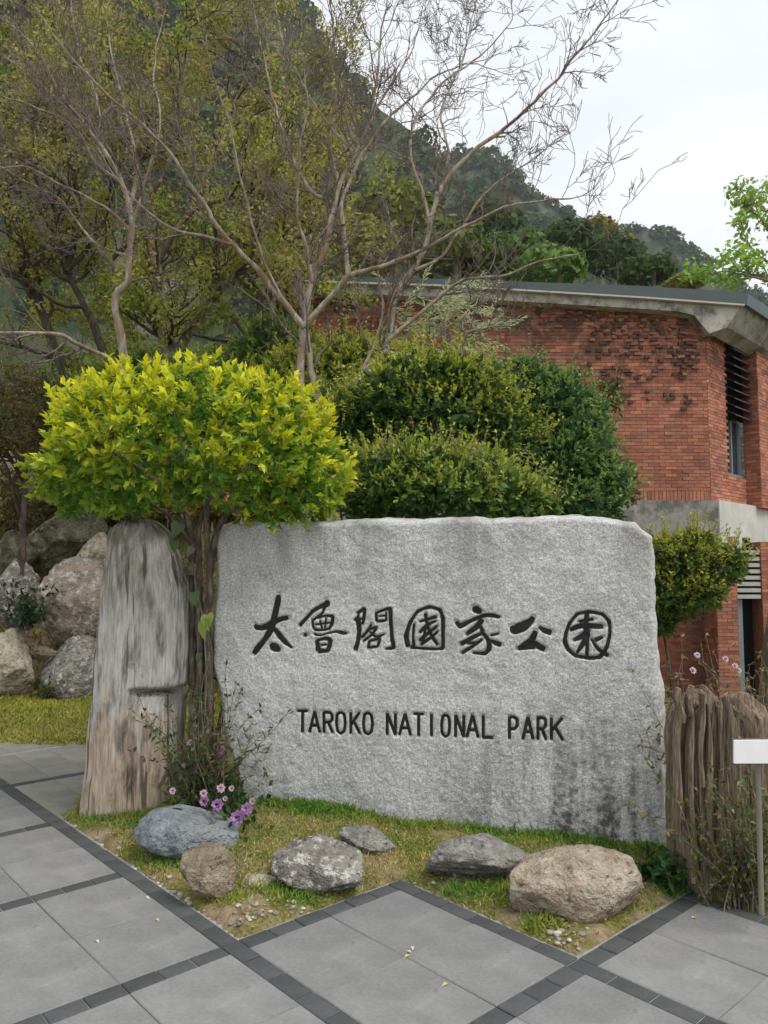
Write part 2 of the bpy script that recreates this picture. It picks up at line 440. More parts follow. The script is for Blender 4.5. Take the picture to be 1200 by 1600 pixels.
for i in range(-5, 5):
    for j in range(-5, 5):
        ca, cb = al(i) + MA / 2, bl(j) + MB_ / 2
        p = ca * A2 + cb * B2
        if not (-5.2 < p[0] < 3.6 and 1.6 < p[1] < 7.3): continue
        fine = (i >= 0 and p[0] < -1.2)
        n = 3 if fine else 2
        la, lb = (MA - 2 * HW) / n, (MB_ - 2 * HW) / n
        for q in range(n):
            for r in range(n):
                a = al(i) + HW + la * (q + .5); b = bl(j) + HW + lb * (r + .5)
                c4 = [(a + sa * la / 2) * A2 + (b + sb * lb / 2) * B2 for sa in (-1, 1) for sb in (-1, 1)]
                if min(bed(np.array([c[0]]), np.array([c[1]]))[0] for c in c4) > -0.02: continue
                if p[1] < 2.2 and n == 3: continue
                lay('paving_slab', a, b, la - JN, lb - JN, M['slab2'] if fine else M['slab'])
for i in range(-4, 5):                                  # strips that run along B
    for j in range(-4, 5):
        n = 6; L = MB_ / n
        for q in range(n):
            b = bl(j) - HW + L * (q + .5)
            p = al(i) * A2 + b * B2
            if -3.7 < p[0] < 2.4 and 2.35 < p[1] < 6.6 and bed(p[:1], p[1:])[0] < 0.0:
                lay('edging_stone', al(i), b, 2 * HW - 0.002, L - 0.006, M['paver'], 0.002, 0.5)
for j in range(-4, 5):                                  # strips that run along A, between the crossings
    for i in range(-4, 5):
        n = 6; L = (MA - 2 * HW) / n
        for q in range(n):
            a = al(i) + HW + L * (q + .5)
            p = a * A2 + bl(j) * B2
            if -3.7 < p[0] < 2.4 and 2.35 < p[1] < 6.6 and bed(p[:1], p[1:])[0] < 0.0:
                lay('edging_stone', a, bl(j), L - 0.006, 2 * HW - 0.002, M['paver'], 0.002, 0.5)

# ------------------------------------------------------------------ hills and their woods
def leaf_cards(P, N, sz, col, two=True):
    """random triangles/quads lying roughly along normals N at P"""
    n = len(P)
    t = unit(np.cross(N, RNG.normal(size=(n, 3)))); b = np.cross(N, t)
    s = sz[:, None]
    V = np.stack([P - t * s, P + b * s * .7, P + t * s, P - b * s * .7], 1).reshape(-1, 3)
    F = np.arange(4 * n).reshape(n, 4)
    return V, F, np.repeat(col, 4, 0)

def sphere_dirs(n, zmin=-0.3):
    z = RNG.uniform(zmin, 1, n); a = RNG.uniform(0, 2 * math.pi, n); r = np.sqrt(1 - z * z)
    return np.stack([r * np.cos(a), r * np.sin(a), z], -1)

def mountain(name, ridge, D, D0, seed, rock, label, trees, tr, cols, flabel, rough=0.05, group=None):
    rx = np.array([r[0] for r in ridge], float); ry = np.array([r[1] for r in ridge], float)
    nu, nv = 180, 70
    us = np.linspace(rx[0], rx[-1], nu); vs = np.linspace(0, 1.5, nv)
    top = np.array([at(u, np.interp(u, rx, ry), D) for u in us])
    def pt(u, v):
        T = np.stack([np.interp(u, us, top[:, k]) for k in range(3)], -1)
        f = np.where(v <= 1, v, 1 + (v - 1) * 0.9)
        y = D0 + (D - D0) * f
        x = T[:, 0] * y / D
        z = T[:, 2] * np.where(v <= 1, v ** 1.25, 1 - 1.6 * (v - 1)) - 1.0
        P = np.stack([x, y, z], -1)
        amp = (D * rough) * np.clip(1.15 - np.abs(v - 0.55) * 1.9, 0.05, 1)
        n1 = fbm(np.stack([x / (D * .12), z / (D * .12), 0 * x + seed], -1), 5, seed)
        P[:, 1] += n1 * amp * 1.6; P[:, 2] += n1 * amp * 0.25
        return P
    UU, VV = np.meshgrid(us, vs)
    P = pt(UU.ravel(), VV.ravel())
    ii = np.arange(nu * nv).reshape(nv, nu)
    F = np.stack([ii[:-1, :-1], ii[:-1, 1:], ii[1:, 1:], ii[1:, :-1]], -1).reshape(-1, 4)
    o = link(name, mesh_data(name, P, F, rock, smooth=True)); o['kind'] = 'structure'; o['label'] = label
    # wood that reads as one mass
    u = RNG.uniform(-150, 1280, trees) if rx[0] < -80 else RNG.uniform(rx[0], min(rx[-1], 1420), trees)
    u = np.clip(u, rx[0], rx[-1]); v = RNG.uniform(0.02, 1.02, trees) ** 0.8
    C = pt(u, v)
    keep = fbm(C / (D * .07), 3, seed + 3) > -0.28
    C = C[keep]; n = len(C)
    rad = tr * RNG.uniform(0.55, 1.25, n)
    per = 64
    dirs = sphere_dirs(n * per, -0.35)
    rr = np.repeat(rad, per)[:, None]
    lump = 1 + 0.25 * fbm(dirs * 2.2 + np.repeat(np.arange(n), per)[:, None] * 3.1, 2, seed)[:, None]
    Q = np.repeat(C, per, 0) + dirs * rr * lump * np.array([1, 1, 1.0]) + np.array([0, 0, 1]) * rr * 0.35
    base = np.array(cols)[RNG.integers(0, len(cols), n)] * RNG.uniform(.82, 1.15, (n, 1))
    cc = np.repeat(base, per, 0) * RNG.uniform(.85, 1.15, (n * per, 1))
    V, F, c = leaf_cards(Q, unit(dirs + RNG.normal(size=dirs.shape) * .45), rr[:, 0] * RNG.uniform(.22, .4, n * per), cc)
    w = link('hill_forest', mesh_data('hill_forest', V, F, M['far'], c)); tag(w, flabel, 'forest', None, 'stuff')

def mat_hill(a, b, c):
    k = NT('hillside', 0.95, 0.05)
    return k.done(k.mix(k.ramp(k.noise(0.035, 6, 0.65, (1, 1, 0.4)), [(0.52, 0.0), (0.62, 1.0)]), k.ramp(k.noise(0.12, 5), [(0.3, a), (0.7, b)]), c))
hillm = mat_hill((0.035, 0.05, 0.022), (0.065, 0.08, 0.035), (0.12, 0.12, 0.105))
DG = [(0.07, 0.12, 0.045), (0.085, 0.135, 0.045), (0.11, 0.14, 0.055), (0.06, 0.10, 0.05)]
OL = [(0.07, 0.095, 0.032), (0.058, 0.092, 0.03), (0.082, 0.092, 0.038), (0.05, 0.085, 0.03)]
mountain('mountain', [(-900, -520), (-300, -460), (100, -360), (330, -180), (470, 0), (505, 65), (545, 120), (600, 172), (660, 214), (720, 268), (790, 330), (860, 400), (1000, 520)],
         330, 90, 21, hillm, 'steep rocky mountain side with patchy woods rising behind the bare trees', 2600, 4.2, OL, 'olive woods clinging to the steep mountain side behind the bare trees', 0.055)
mountain('ridge', [(480, 330), (600, 265), (690, 236), (745, 232), (790, 256), (840, 302), (900, 345), (945, 362), (990, 410), (1100, 520)],
         400, 230, 33, hillm, 'grey shoulder of the mountain falling towards the building roof', 2400, 3.9, DG, 'dark woods on the grey mountain shoulder above the roof', 0.04)
mountain('far_hill', [(820, 440), (900, 395), (955, 366), (1010, 355), (1050, 364), (1085, 386), (1115, 416), (1165, 452), (1230, 480), (1500, 540)],
         430, 290, 45, hillm, 'low rounded hill under the open sky beyond the roof', 2400, 3.6, DG, 'blue green woods covering the low rounded hill beyond the roof', 0.02)

# ------------------------------------------------------------------ the building
YB = 15.0
def bx(px): return at(px, 700, YB)[0]
def bz(py): return at(1108, py, YB)[2]
bld = thing('brick_building', 'two storey red brick building with concrete bands and dark green roof edge', 'building', (bx(1108), YB, -1.2))
XC = bx(1108); ZS = bz(786); ZE = bz(512); ZB = -1.25
D45 = np.array([math.sqrt(.5), math.sqrt(.5), 0]); N45 = np.array([math.sqrt(.5), -math.sqrt(.5), 0]); UP = np.array([0, 0, 1.0])
C0 = np.array([XC, YB, 0])
BRC = np.array([(0.38, 0.14, 0.088), (0.43, 0.16, 0.095), (0.34, 0.125, 0.082), (0.47, 0.19, 0.115), (0.29, 0.12, 0.088), (0.41, 0.175, 0.12)])
brk = MB()
def brick_field(mb, o, ax, L, z0, z1, nrm, skip=None, row=0.07, bl_=0.225, tint=1.0, rough=0.004):
    nr = int(round((z1 - z0) / row)); row = (z1 - z0) / nr
    for r in range(nr):
        off = (r % 2) * bl_ / 2
        s = -off
        while s < L - 0.01:
            s0, s1 = max(0, s), min(L, s + bl_)
            z = z0 + r * row
            if s1 - s0 > 0.03 and not (skip and skip((s0 + s1) / 2, z + row / 2)):
                q = R.uniform(0.006 - rough, 0.008 + rough)
                c = BRC[R.randrange(6)] * R.uniform(.75, 1.2) * tint
                p = np.asarray(o) + np.asarray(ax) * (s0 + .005) + UP * (z + .005)
                mb.box(p - np.asarray(nrm) * 0.02, np.asarray(ax) * (s1 - s0 - .008), np.asarray(nrm) * (0.02 + q), UP * (row - .009), c)
            s += bl_
# the long wall that faces the forecourt
XL = bx(455); LW = XC - XL
def top_of(px): return np.interp(px, [455, 700, 1000, 1160], [438, 446, 464, 476])     # foot of the dark roof edge
def ztop(x):
    px = 600 + x / YB * FPX * 0.997
    return at(px, top_of(px) + 18, YB)[2]
SOLD = 0.24
wall = MB(); wall.prism([(XL, YB + .003, ZS), (XC - .003, YB + .003, ZS)] + [(x, YB + .003, ztop(x) + .12) for x in (XC - .003, bx(1000), bx(700), XL)], (0, .4, 0))
WI = C0 - N45 * .004
wall.box(WI + D45 * .006 + UP * ZS, D45 * .934, -N45 * .4, UP * (ZE + .1 - ZS))
wall.box(WI + D45 * .942 + UP * ZS, D45 * .99, -N45 * .4, UP * (bz(735) - ZS))
wallo = wall.build('wall', M['brickmortar'], bld)
brick_field(brk, (XL, YB, 0), (1, 0, 0), LW, ZS + SOLD, ZE + 0.75, (0, -1, 0), lambda s, z: z > ztop(XL + s) + .03 or (s < 3.0 and z < 2.9))
n = int(LW / 0.075)
for k in range(n):                                      # soldier course on the slab
    if k * .075 > 4.2: brk.box((XL + k * .075 + .005, YB - .012, ZS + .006), (.065, 0, 0), (0, .03, 0), (0, 0, SOLD - .012), BRC[R.randrange(6)] * R.uniform(.85, 1.15))
# the angled wall: pier, window bay, buttress
WS0, WS1 = 0.95, 1.94
ZW0, ZW1, ZWT = bz(735), bz(640), bz(545)
brick_field(brk, C0, D45, WS1, ZS, ZE, N45, lambda s, z: s > WS0 and z > ZW0, tint=1.12)  # tint puts the brighter light on this angled face into the brick colour
PB = C0 + D45 * WS1 + N45 * 0.30
wall2 = MB(); wall2.box(PB - N45 * .33 + UP * ZS + D45 * .003, D45 * 1.6, N45 * .327, UP * (ZE + .3 - ZS)); wall2.build('buttress', M['brickmortar'], bld)
brick_field(brk, PB - N45 * .30, N45, .30, ZS, ZE, -D45, tint=.9)  # buttress side tinted down: its shade is put into the brick colour
brick_field(brk, PB, D45, 1.5, ZS, ZE, N45, tint=1.12)  # front face tinted up as lit, like the angled wall
# ground storey: corner pier, recessed wall
ZL = bz(838)
XP0, XP1 = bx(1115), bx(1148)
pier = MB(); pier.box((XP0, YB + .103, ZB), (XP1 - XP0, 0, 0), (0, .6, 0), (0, 0, ZL - ZB)); pier.build('pier', M['brickmortar'], bld)
brick_field(brk, (XP0, YB + .10, 0), (1, 0, 0), XP1 - XP0, ZB, ZL, (0, -1, 0), bl_=0.2)
brick_field(brk, (XP0, YB + .70, 0), (0, -1, 0), .6, ZB, ZL, (-1, 0, 0), bl_=0.2)
low = MB(); low.box((0.4, YB + 1.303, ZB), (XP0 + .6 - .4, 0, 0), (0, .5, 0), (0, 0, ZL - ZB)); low.build('ground_storey_wall', M['brickmortar'], bld)
brick_field(brk, (3.6, YB + 1.30, 0), (1, 0, 0), XP0 + .6 - 3.6, ZB, ZL, (0, -1, 0))
p2 = MB(); xp2 = bx(1190); p2.box((xp2, YB + .203, ZB), (1.5, 0, 0), (0, .6, 0), (0, 0, ZL - ZB - .1)); p2.build('pier', M['brickmortar'], bld)
brick_field(brk, (xp2, YB + .20, 0), (1, 0, 0), 1.4, ZB, ZL - .12, (0, -1, 0))
bo = brk.build('brickwork', M['brick'], bld, col=True); bo['kind'] = 'stuff'
# blackened bricks standing proud of the upper wall: pieces of the wall
darkm = MB(); darkm.box((-.105, -.03, -.027), (.21, 0, 0), (0, .035, 0), (0, 0, .054)); dme = darkm.data('brick', M['darkbrick'])
redm = MB(); redm.box((-.105, -.035, -.027), (.21, 0, 0), (0, .04, 0), (0, 0, .054), BRC[4]); rme = redm.data('brick', M['brick'], col=True)
spots = [(902, 490, 26, 12, 10), (925, 496, 30, 14, 12), (945, 520, 18, 16, 16), (985, 500, 20, 18, 20), (1000, 535, 20, 22, 20), (960, 552, 26, 6, 9), (1045, 512, 24, 16, 18), (1062, 540, 18, 20, 16), (1078, 560, 16, 24, 20), (1040, 560, 10, 20, 8), (975, 580, 18, 10, 8), (1068, 585, 14, 10, 6), (1078, 620, 10, 14, 6), (935, 580, 22, 8, 7), (1008, 500, 14, 8, 8), (860, 500, 12, 12, 5), (1010, 592, 14, 8, 6), (1045, 622, 8, 6, 3), (990, 618, 10, 6, 3)]
row = (ZE + 0.75 - ZS - SOLD) / int(round((ZE + 0.75 - ZS - SOLD) / .07)); seen = set()
for (px, py, sx, sy, cnt) in spots:
    for q in range(int(cnt * 1.6)):
        p = at(px + R.gauss(0, sx * .7), py + R.gauss(0, sy * .6), YB)
        r = int(round((p[2] - ZS - SOLD) / row - .5)); k = int(round((p[0] - XL + (r % 2) * .1125) / .225 - .5))
        z = ZS + SOLD + (r + .5) * row; x = XL + (k + .5) * .225 - (r % 2) * .1125
        if (r, k) in seen or z > ztop(x) - .06 or x > XC - .12: continue
        seen.add((r, k))
        dk = R.random() < .68
        o = bpy.data.objects.new('brick', dme if dk else rme); S.collection.objects.link(o); o.parent = bld; o.matrix_parent_inverse = Matrix.Translation(-bld.location)
        o.location = (x + R.uniform(-.06, .06), YB - R.uniform(.0, .025), z + R.uniform(-.006, .006)); o.scale = (R.uniform(.35, .85), 1, R.uniform(.75, 1.25))
        o.rotation_euler = (R.gauss(0, .1), R.gauss(0, .12), R.gauss(0, .2))
# concrete band at the upper floor
band = MB()
bt0 = bz(783); bbt = bz(836)
band.prism([(XL, YB - .16, bbt), (XC + .07, YB - .16, bbt), (XC + .07, YB + 1.2, bbt), (XL, YB + 1.2, bbt)], UP * (bt0 - bbt))
band.build('floor_band', M['concrete3'], bld)
b2 = MB(); q0 = np.array([XC + .085, YB - .18, 0]); bl2 = bz(846)
b2.prism([q0 + UP * bl2, q0 + D45 * .55 + UP * (bl2 - .18), q0 + D45 * 5 + UP * (bl2 - .18), q0 + D45 * 5 + UP * (bt0 + .006), q0 + UP * (bt0 + .006)], np.array([-.6, .62, 0]))
b2.build('floor_beam', M['concrete2'], bld)
# concrete fascia and roof edge
YF = YB - .28
def fpt(px, dy): return at(px, top_of(px) + dy, YF)
fas = MB()
xs_ = [455, 700, 1000, 1104]
fas.prism([fpt(x, 1) for x in xs_] + [fpt(1158, 1), at(1136, 511, YF), at(1108, 521, YF), fpt(1085, 22), fpt(1060, 18)] + [fpt(x, 18) for x in (1000, 700, 455)], (0, .6, 0))
fas.build('fascia', M['concrete'], bld)
eav = MB()
E0 = [at(1159.5, 477, YF + .004), at(1137, 511.5, YF + .004), at(1108, 521.5, YF + .004), at(1104, 470, YF + .004)]
eav.prism([p + D45 * .02 for p in E0], D45 * 5.5)
eav.build('eaves_beam', M['concrete3'], bld)
rf = MB()
rf.prism([at(x, top_of(x) - 1.5, YF - .08) for x in (455, 700, 1000, 1166)] + [at(1167, 457, YF - .08), at(1000, 446.5, YF - .08), at(700, 436, YF - .08), at(455, 430, YF - .08)], (0, 1.2, 0))
E1 = [at(1166.5, 476, YF - .07), at(1167.5, 457, YF - .07), at(1100, 452, YF - .07), at(1100, 470, YF - .07)]
rf.prism([p + D45 * .03 for p in E1], D45 * 5.5)
rfo = rf.build('roof', M['roof'], bld)
ed = MB(); ed.prism([at(x, top_of(x) - 1.2, YF - .1) for x in (455, 700, 1000, 1164)] + [at(x, top_of(x) + 1.4, YF - .1) for x in (1164, 1000, 700, 455)], (0, .09, 0))
ed.build('roof_trim', M['edge'], rfo)
# upper window with its black louvres
win = MB(); wb = C0 + D45 * WS0 - N45 * .18
win.box(wb + UP * ZW0, D45 * (WS1 - WS0), N45 * .02, UP * (ZE - ZW0)); wino = win.build('window', M['glass'], bld)
fr = MB()
for s, wd in ((0, .06), (.48, .07), (WS1 - WS0 - .06, .06)): fr.box(wb + D45 * s + N45 * .025 + UP * ZW0, D45 * wd, N45 * .05, UP * (ZW1 - ZW0))
fr.box(wb + N45 * .03 + UP * (ZW0 + .001), D45 * (WS1 - WS0), N45 * .10, UP * .05); fr.build('window_frame', M['frame'], wino)
lb_ = MB(); lb_.box(C0 + D45 * (WS0 + .003) - N45 * .06 + UP * ZW1, D45 * (WS1 - WS0 - .006), N45 * .04, UP * (ZE - ZW1)); lb_.build('louvre_shade_sheet', M['dark'], wino)  # near-black sheet added so the gaps between the slats read as shade
nl = 9
for k in range(nl):
    l = MB(); zz = ZW1 + (ZE - .1 - ZW1) * k / nl
    b = C0 + D45 * (WS0 + .02) + N45 * .18 + UP * zz
    l.prism([b, b - N45 * .16 + UP * .10, b - N45 * .16 + UP * .125, b + UP * .025], D45 * (WS1 - WS0 - .04))
    l.build('louvre_slat', M['louvre'], wino)
# ground floor louvres and door frame
dr = MB(); dr.box((XP1 + .002, YB + .62, ZB), (xp2 - XP1 - .004, 0, 0), (0, .03, 0), (0, 0, ZL - ZB)); dro = dr.build('ground_floor_window', M['dark'], bld)
zl0, zl1 = bz(936), bz(856)
for k in range(8):
    l = MB(); zz = zl0 + (zl1 - zl0) * k / 8
    l.prism([(XP1 + .01, YB + .22, zz), (XP1 + .01, YB + .34, zz + .05), (XP1 + .01, YB + .34, zz + .085), (XP1 + .01, YB + .22, zz + .075)], (xp2 - XP1 - .02, 0, 0))
    l.build('louvre_slat', M['slat'], dro)
dfm = MB(); dfm.box((XP1 + .01, YB + .3, ZB), (.17, 0, 0), (0, .05, 0), (0, 0, zl0 - ZB - .02)); dfm.build('frame', M['frame'], dro)

# ------------------------------------------------------------------ the inscribed stone
PR = gr(1040, 1337); PR[2] = 0
PL = at(330, 1262, PR[1] * 1.145); PL[2] = 0
SU = unit(PR - PL); SN = np.array([SU[1], -SU[0], 0]);
if SN[1] > 0: SN = -SN
def sface(px, py):
    d = ray(px, py); o = np.array([0, 0, EYE])
    t = ((PL - o) @ SN) / (d @ SN); p = o + d * t
    return (p - PL) @ SU, p[2]
tp = [sface(*q) for q in [(335, 824), (342, 819), (400, 818), (500, 818), (560, 814), (640, 815), (700, 811), (770, 812), (850, 808), (905, 806), (955, 813), (990, 817), (1003, 828), (1019, 838)]]
lp = sorted([sface(*q)[::-1] for q in [(336, 824), (339, 900), (332, 970), (330, 1040), (344, 1085), (350, 1150), (368, 1200), (382, 1262), (388, 1330)]])
rpx = sorted([sface(*q)[::-1] for q in [(1018, 836), (1022, 900), (1026, 1000), (1031, 1100), (1036, 1200), (1040, 1300), (1042, 1345), (1043, 1370)]])
tpu = np.array([q[0] for q in tp]); tpz = np.array([q[1] for q in tp])
def sdisp(u, z):
    P = np.stack([u, z, 0 * u], -1)
    return 0.010 * fbm(P * 2.2, 2, 3) + 0.0065 * fbm(P * 13, 3, 4) + 0.003 * np.abs(fbm(P * 30, 2, 8))
def c5(sts): return [[(380 + x / 4, 910 + y / 4, w / 4) for x, y, w in s] for s in sts]
def c6(sts): return [[(620 + x / 3.333, 910 + y / 3.333, w / 3.333) for x, y, w in s] for s in sts]
TAI = c5([[(218, 78, 22), (215, 110, 36), (203, 160, 34), (190, 225, 36), (168, 295, 40), (128, 362, 30), (82, 418, 34), (62, 448, 26)],
          [(72, 262, 16), (82, 280, 30), (120, 284, 30), (172, 256, 32), (230, 230, 26), (278, 220, 26)],
          [(190, 288, 20), (225, 335, 32), (260, 375, 26), (304, 410, 10)], [(168, 385, 24), (190, 405, 46), (218, 415, 36), (230, 412, 20)]])
LU = c5([[(515, 112, 22), (518, 135, 34), (480, 152, 22), (435, 178, 20), (395, 220, 18), (348, 272, 22)],
         [(505, 150, 18), (492, 190, 13), (462, 215, 13), (428, 240, 13)], [(430, 232, 12), (434, 275, 14), (448, 296, 14), (500, 298, 12), (530, 290, 12)],
         [(460, 222, 13), (515, 208, 12), (556, 216, 20), (548, 262, 18), (530, 296, 12)], [(475, 236, 11), (490, 294, 10)], [(515, 220, 10), (505, 290, 10)], [(448, 264, 11), (540, 252, 10)],
         [(440, 322, 14), (478, 332, 9), (520, 320, 8), (575, 308, 12), (620, 316, 19), (648, 318, 12)], [(374, 328, 18), (396, 328, 20)],
         [(456, 358, 16), (462, 392, 24), (468, 428, 30)], [(460, 362, 14), (512, 350, 18), (540, 362, 24), (536, 400, 22), (524, 428, 24)], [(465, 430, 24), (530, 426, 18)], [(480, 392, 10), (522, 388, 10)]])
GE = c5([[(690, 236, 14), (712, 232, 30), (722, 300, 26), (714, 370, 24), (698, 424, 26)], [(708, 194, 14), (752, 168, 20), (752, 215, 18), (742, 262, 14)], [(716, 192, 12), (712, 236, 14)], [(715, 232, 11), (750, 226, 11)],
         [(828, 184, 15), (834, 246, 15)], [(832, 190, 12), (890, 168, 14), (918, 168, 22), (922, 250, 20), (928, 340, 20), (938, 404, 22), (918, 412, 16), (888, 414, 11)], [(838, 244, 12), (895, 238, 13)], [(848, 212, 9), (893, 206, 9)], [(893, 182, 10), (893, 238, 10)],
         [(800, 262, 15), (772, 308, 14), (738, 346, 17)], [(788, 292, 12), (830, 284, 16), (802, 326, 13), (748, 368, 14)], [(786, 306, 11), (832, 340, 14), (884, 322, 9)],
         [(786, 364, 14), (782, 412, 15)], [(788, 366, 12), (850, 354, 15), (840, 400, 14)], [(784, 408, 13), (842, 400, 12)]])
GUO = c6([[(58, 336, 20), (48, 280, 22), (68, 212, 16), (108, 152, 14), (168, 128, 15), (224, 144, 16), (240, 190, 18), (240, 270, 15), (236, 342, 18), (190, 347, 12), (104, 342, 12), (70, 336, 16)],
          [(90, 214, 12), (84, 280, 11), (88, 334, 14)], [(118, 204, 10), (160, 192, 13), (208, 178, 14)], [(148, 160, 15), (160, 225, 14), (185, 286, 14), (212, 326, 14)], [(118, 262, 13), (160, 220, 14), (205, 200, 10)],
          [(118, 304, 13), (166, 262, 14), (212, 226, 11)], [(124, 324, 14), (184, 282, 12), (214, 254, 9)], [(150, 236, 11), (136, 312, 12)]])
JIA = c6([[(402, 126, 18), (412, 140, 34), (440, 156, 22)], [(308, 204, 18), (330, 226, 24), (390, 198, 15), (455, 172, 16), (500, 172, 18), (538, 182, 12)], [(446, 192, 22), (412, 234, 24), (362, 270, 16)],
          [(432, 226, 16), (448, 258, 14)], [(332, 322, 18), (398, 286, 16), (452, 260, 13)], [(440, 258, 15), (474, 298, 18), (480, 344, 22), (456, 370, 17), (396, 366, 10)], [(338, 368, 14), (396, 332, 14), (446, 296, 11)],
          [(366, 318, 11), (420, 312, 10)], [(488, 276, 10), (532, 266, 9)], [(488, 302, 11), (516, 316, 20), (544, 326, 18)]])
GONG = c6([[(594, 230, 18), (614, 246, 40), (656, 230, 42), (694, 204, 28), (712, 180, 18)], [(740, 230, 12), (768, 250, 22), (806, 262, 24)], [(724, 252, 20), (704, 296, 26), (656, 332, 22), (632, 344, 14)],
           [(630, 344, 18), (680, 334, 26), (720, 334, 22)], [(712, 308, 14), (736, 330, 26), (772, 350, 22)]])
YUAN = c6([[(892, 348, 16), (876, 312, 20), (880, 270, 15), (900, 214, 14), (940, 166, 13), (1000, 153, 14), (1070, 166, 14), (1106, 206, 16), (1110, 264, 13), (1094, 336, 15), (1058, 388, 18), (1000, 394, 16), (930, 380, 16), (888, 344, 18)],
           [(990, 160, 18), (984, 235, 20), (992, 300, 16), (990, 384, 13)], [(948, 204, 11), (1026, 190, 13)], [(902, 248, 16), (960, 226, 22), (1076, 230, 20)], [(1002, 244, 20), (962, 282, 22), (920, 302, 12)], [(1000, 262, 16), (980, 304, 22), (936, 370, 10)], [(1030, 302, 18), (1074, 284, 11)], [(1012, 292, 9), (1046, 344, 14), (1102, 382, 16)]])
LET = []
GLY = {'T': [[(0, 0), (1, 0)], [(.5, 0), (.5, 1)]], 'A': [[(.5, 0), (0, 1)], [(.5, 0), (1, 1)], [(.2, .66), (.8, .66)]], 'R': [[(.06, 0), (.06, 1)], [(.06, .03), (.6, .03), (.9, .12), (.9, .38), (.6, .5), (.06, .5)], [(.5, .5), (.98, 1)]],
       'O': [[(.5, 0), (.15, .12), (.04, .5), (.15, .88), (.5, 1), (.85, .88), (.96, .5), (.85, .12), (.5, 0)]], 'K': [[(.06, 0), (.06, 1)], [(.95, 0), (.06, .6)], [(.36, .42), (1, 1)]],
       'N': [[(.04, 1), (.04, 0)], [(.04, 0), (.96, 1)], [(.96, 1), (.96, 0)]], 'I': [[(.5, 0), (.5, 1)]], 'L': [[(.06, 0), (.06, 1)], [(.06, .98), (1, .98)]], 'P': [[(.06, 0), (.06, 1)], [(.06, .03), (.62, .03), (.94, .14), (.94, .42), (.62, .54), (.06, .54)]]}
TXT = [('T', 199, 235), ('A', 236, 271), ('R', 278, 311), ('O', 316, 349), ('K', 359, 393), ('O', 398, 431), ('N', 470, 501), ('A', 508, 546), ('T', 551, 586), ('I', 600, 614), ('O', 635, 665), ('N', 677, 708), ('A', 712, 751), ('L', 760, 796), ('P', 840, 870), ('A', 882, 917), ('R', 926, 957), ('K', 966, 1008)]
for ch, x0, x1 in TXT:
    sts = []
    for pl in GLY[ch]:
        q = []
        for (gx_, gy_) in pl:
            X = x0 + 2 + (x1 - x0 - 4) * gx_; Yt = 408 + (X - 199) * .026; H_ = 64 + (X - 199) * .005
            q.append((360 + X / 1.935, 900 + (Yt + gy_ * H_) / 1.935, 4.3))
        dense = []
        for a, b in zip(q[:-1], q[1:]):
            if ch in 'OPR' and len(pl) > 3: dense.append(a)
            else: dense += [a, tuple((a[k] * 2 + b[k]) / 3 for k in range(3)), tuple((a[k] + b[k] * 2) / 3 for k in range(3))]
        sts.append(dense + [q[-1]])
    LET.append(sts)
def cut(u, z):
    """depth of the incised writing at points of the face"""
    out = np.zeros(u.shape)
    for sts_, fat in [(q, 1.26) for q in (TAI, LU, GE, GUO, JIA, GONG, YUAN)] + [(q, 1.1) for q in LET]:
        for st in sts_:
            q = np.array([[*sface(a, b), w * fat * 4.5 / FPX * .5] for a, b, w in st])
            lo, hi = q[:, :2].min(0) - .04, q[:, :2].max(0) + .04
            m_ = (u > lo[0]) & (u < hi[0]) & (z > lo[1]) & (z < hi[1])
            if not m_.any(): continue
            P_ = np.stack([u[m_], z[m_]], -1); best = np.full(len(P_), 9.0)
            for a, b in zip(q[:-1], q[1:]):
                e = b[:2] - a[:2]; t_ = np.clip(((P_ - a[:2]) @ e) / max(e @ e, 1e-9), 0, 1)
                best = np.minimum(best, np.linalg.norm(P_ - a[:2] - t_[:, None] * e, axis=1) - (a[2] + (b[2] - a[2]) * t_))
            out[m_] = np.maximum(out[m_], sstep((.006 - best) / .007))
    return out * .011
NU, NV = 480, 350
sg, tg = np.meshgrid(np.linspace(0, 1, NU), np.linspace(0, 1, NV))
zb = -0.12
u0 = tpu[0] + sg * (tpu[-1] - tpu[0])
ztp = np.interp(u0, tpu, tpz) + 0.006 * fbm(np.stack([u0 * 14, 0 * u0, 0 * u0], -1), 3, 2)
zg = zb + tg * (ztp - zb)
lz = np.interp(zg, [q[0] for q in lp], [q[1] for q in lp]); rz = np.interp(zg, [q[0] for q in rpx], [q[1] for q in rpx])
ew = 0.006 * fbm(np.stack([zg * 14, 0 * zg + 5, 0 * zg], -1), 3, 6)
ug = lz + ew + sg * (rz - lz + ew * .6)
edge = np.minimum(np.minimum(ug - lz, rz - ug), ztp - zg)
dg = sdisp(ug, zg) - cut(ug, zg) - 0.022 * (1 - np.clip(edge / 0.03, 0, 1)) ** 2
Pf = PL + ug[..., None] * SU + dg[..., None] * SN + zg[..., None] * UP
vid = np.arange(NU * NV).reshape(NV, NU)
V = [Pf.reshape(-1, 3)]
F = [tuple(q) for q in np.stack([vid[:-1, :-1], vid[:-1, 1:], vid[1:, 1:], vid[1:, :-1]], -1).reshape(-1, 4)]
ring = list(vid[0, :]) + list(vid[1:, -1]) + list(vid[-1, -2::-1]) + list(vid[-2:0:-1, 0])
RP = Pf.reshape(-1, 3)[ring]; prev = ring; base = NU * NV
cen = RP.mean(0)
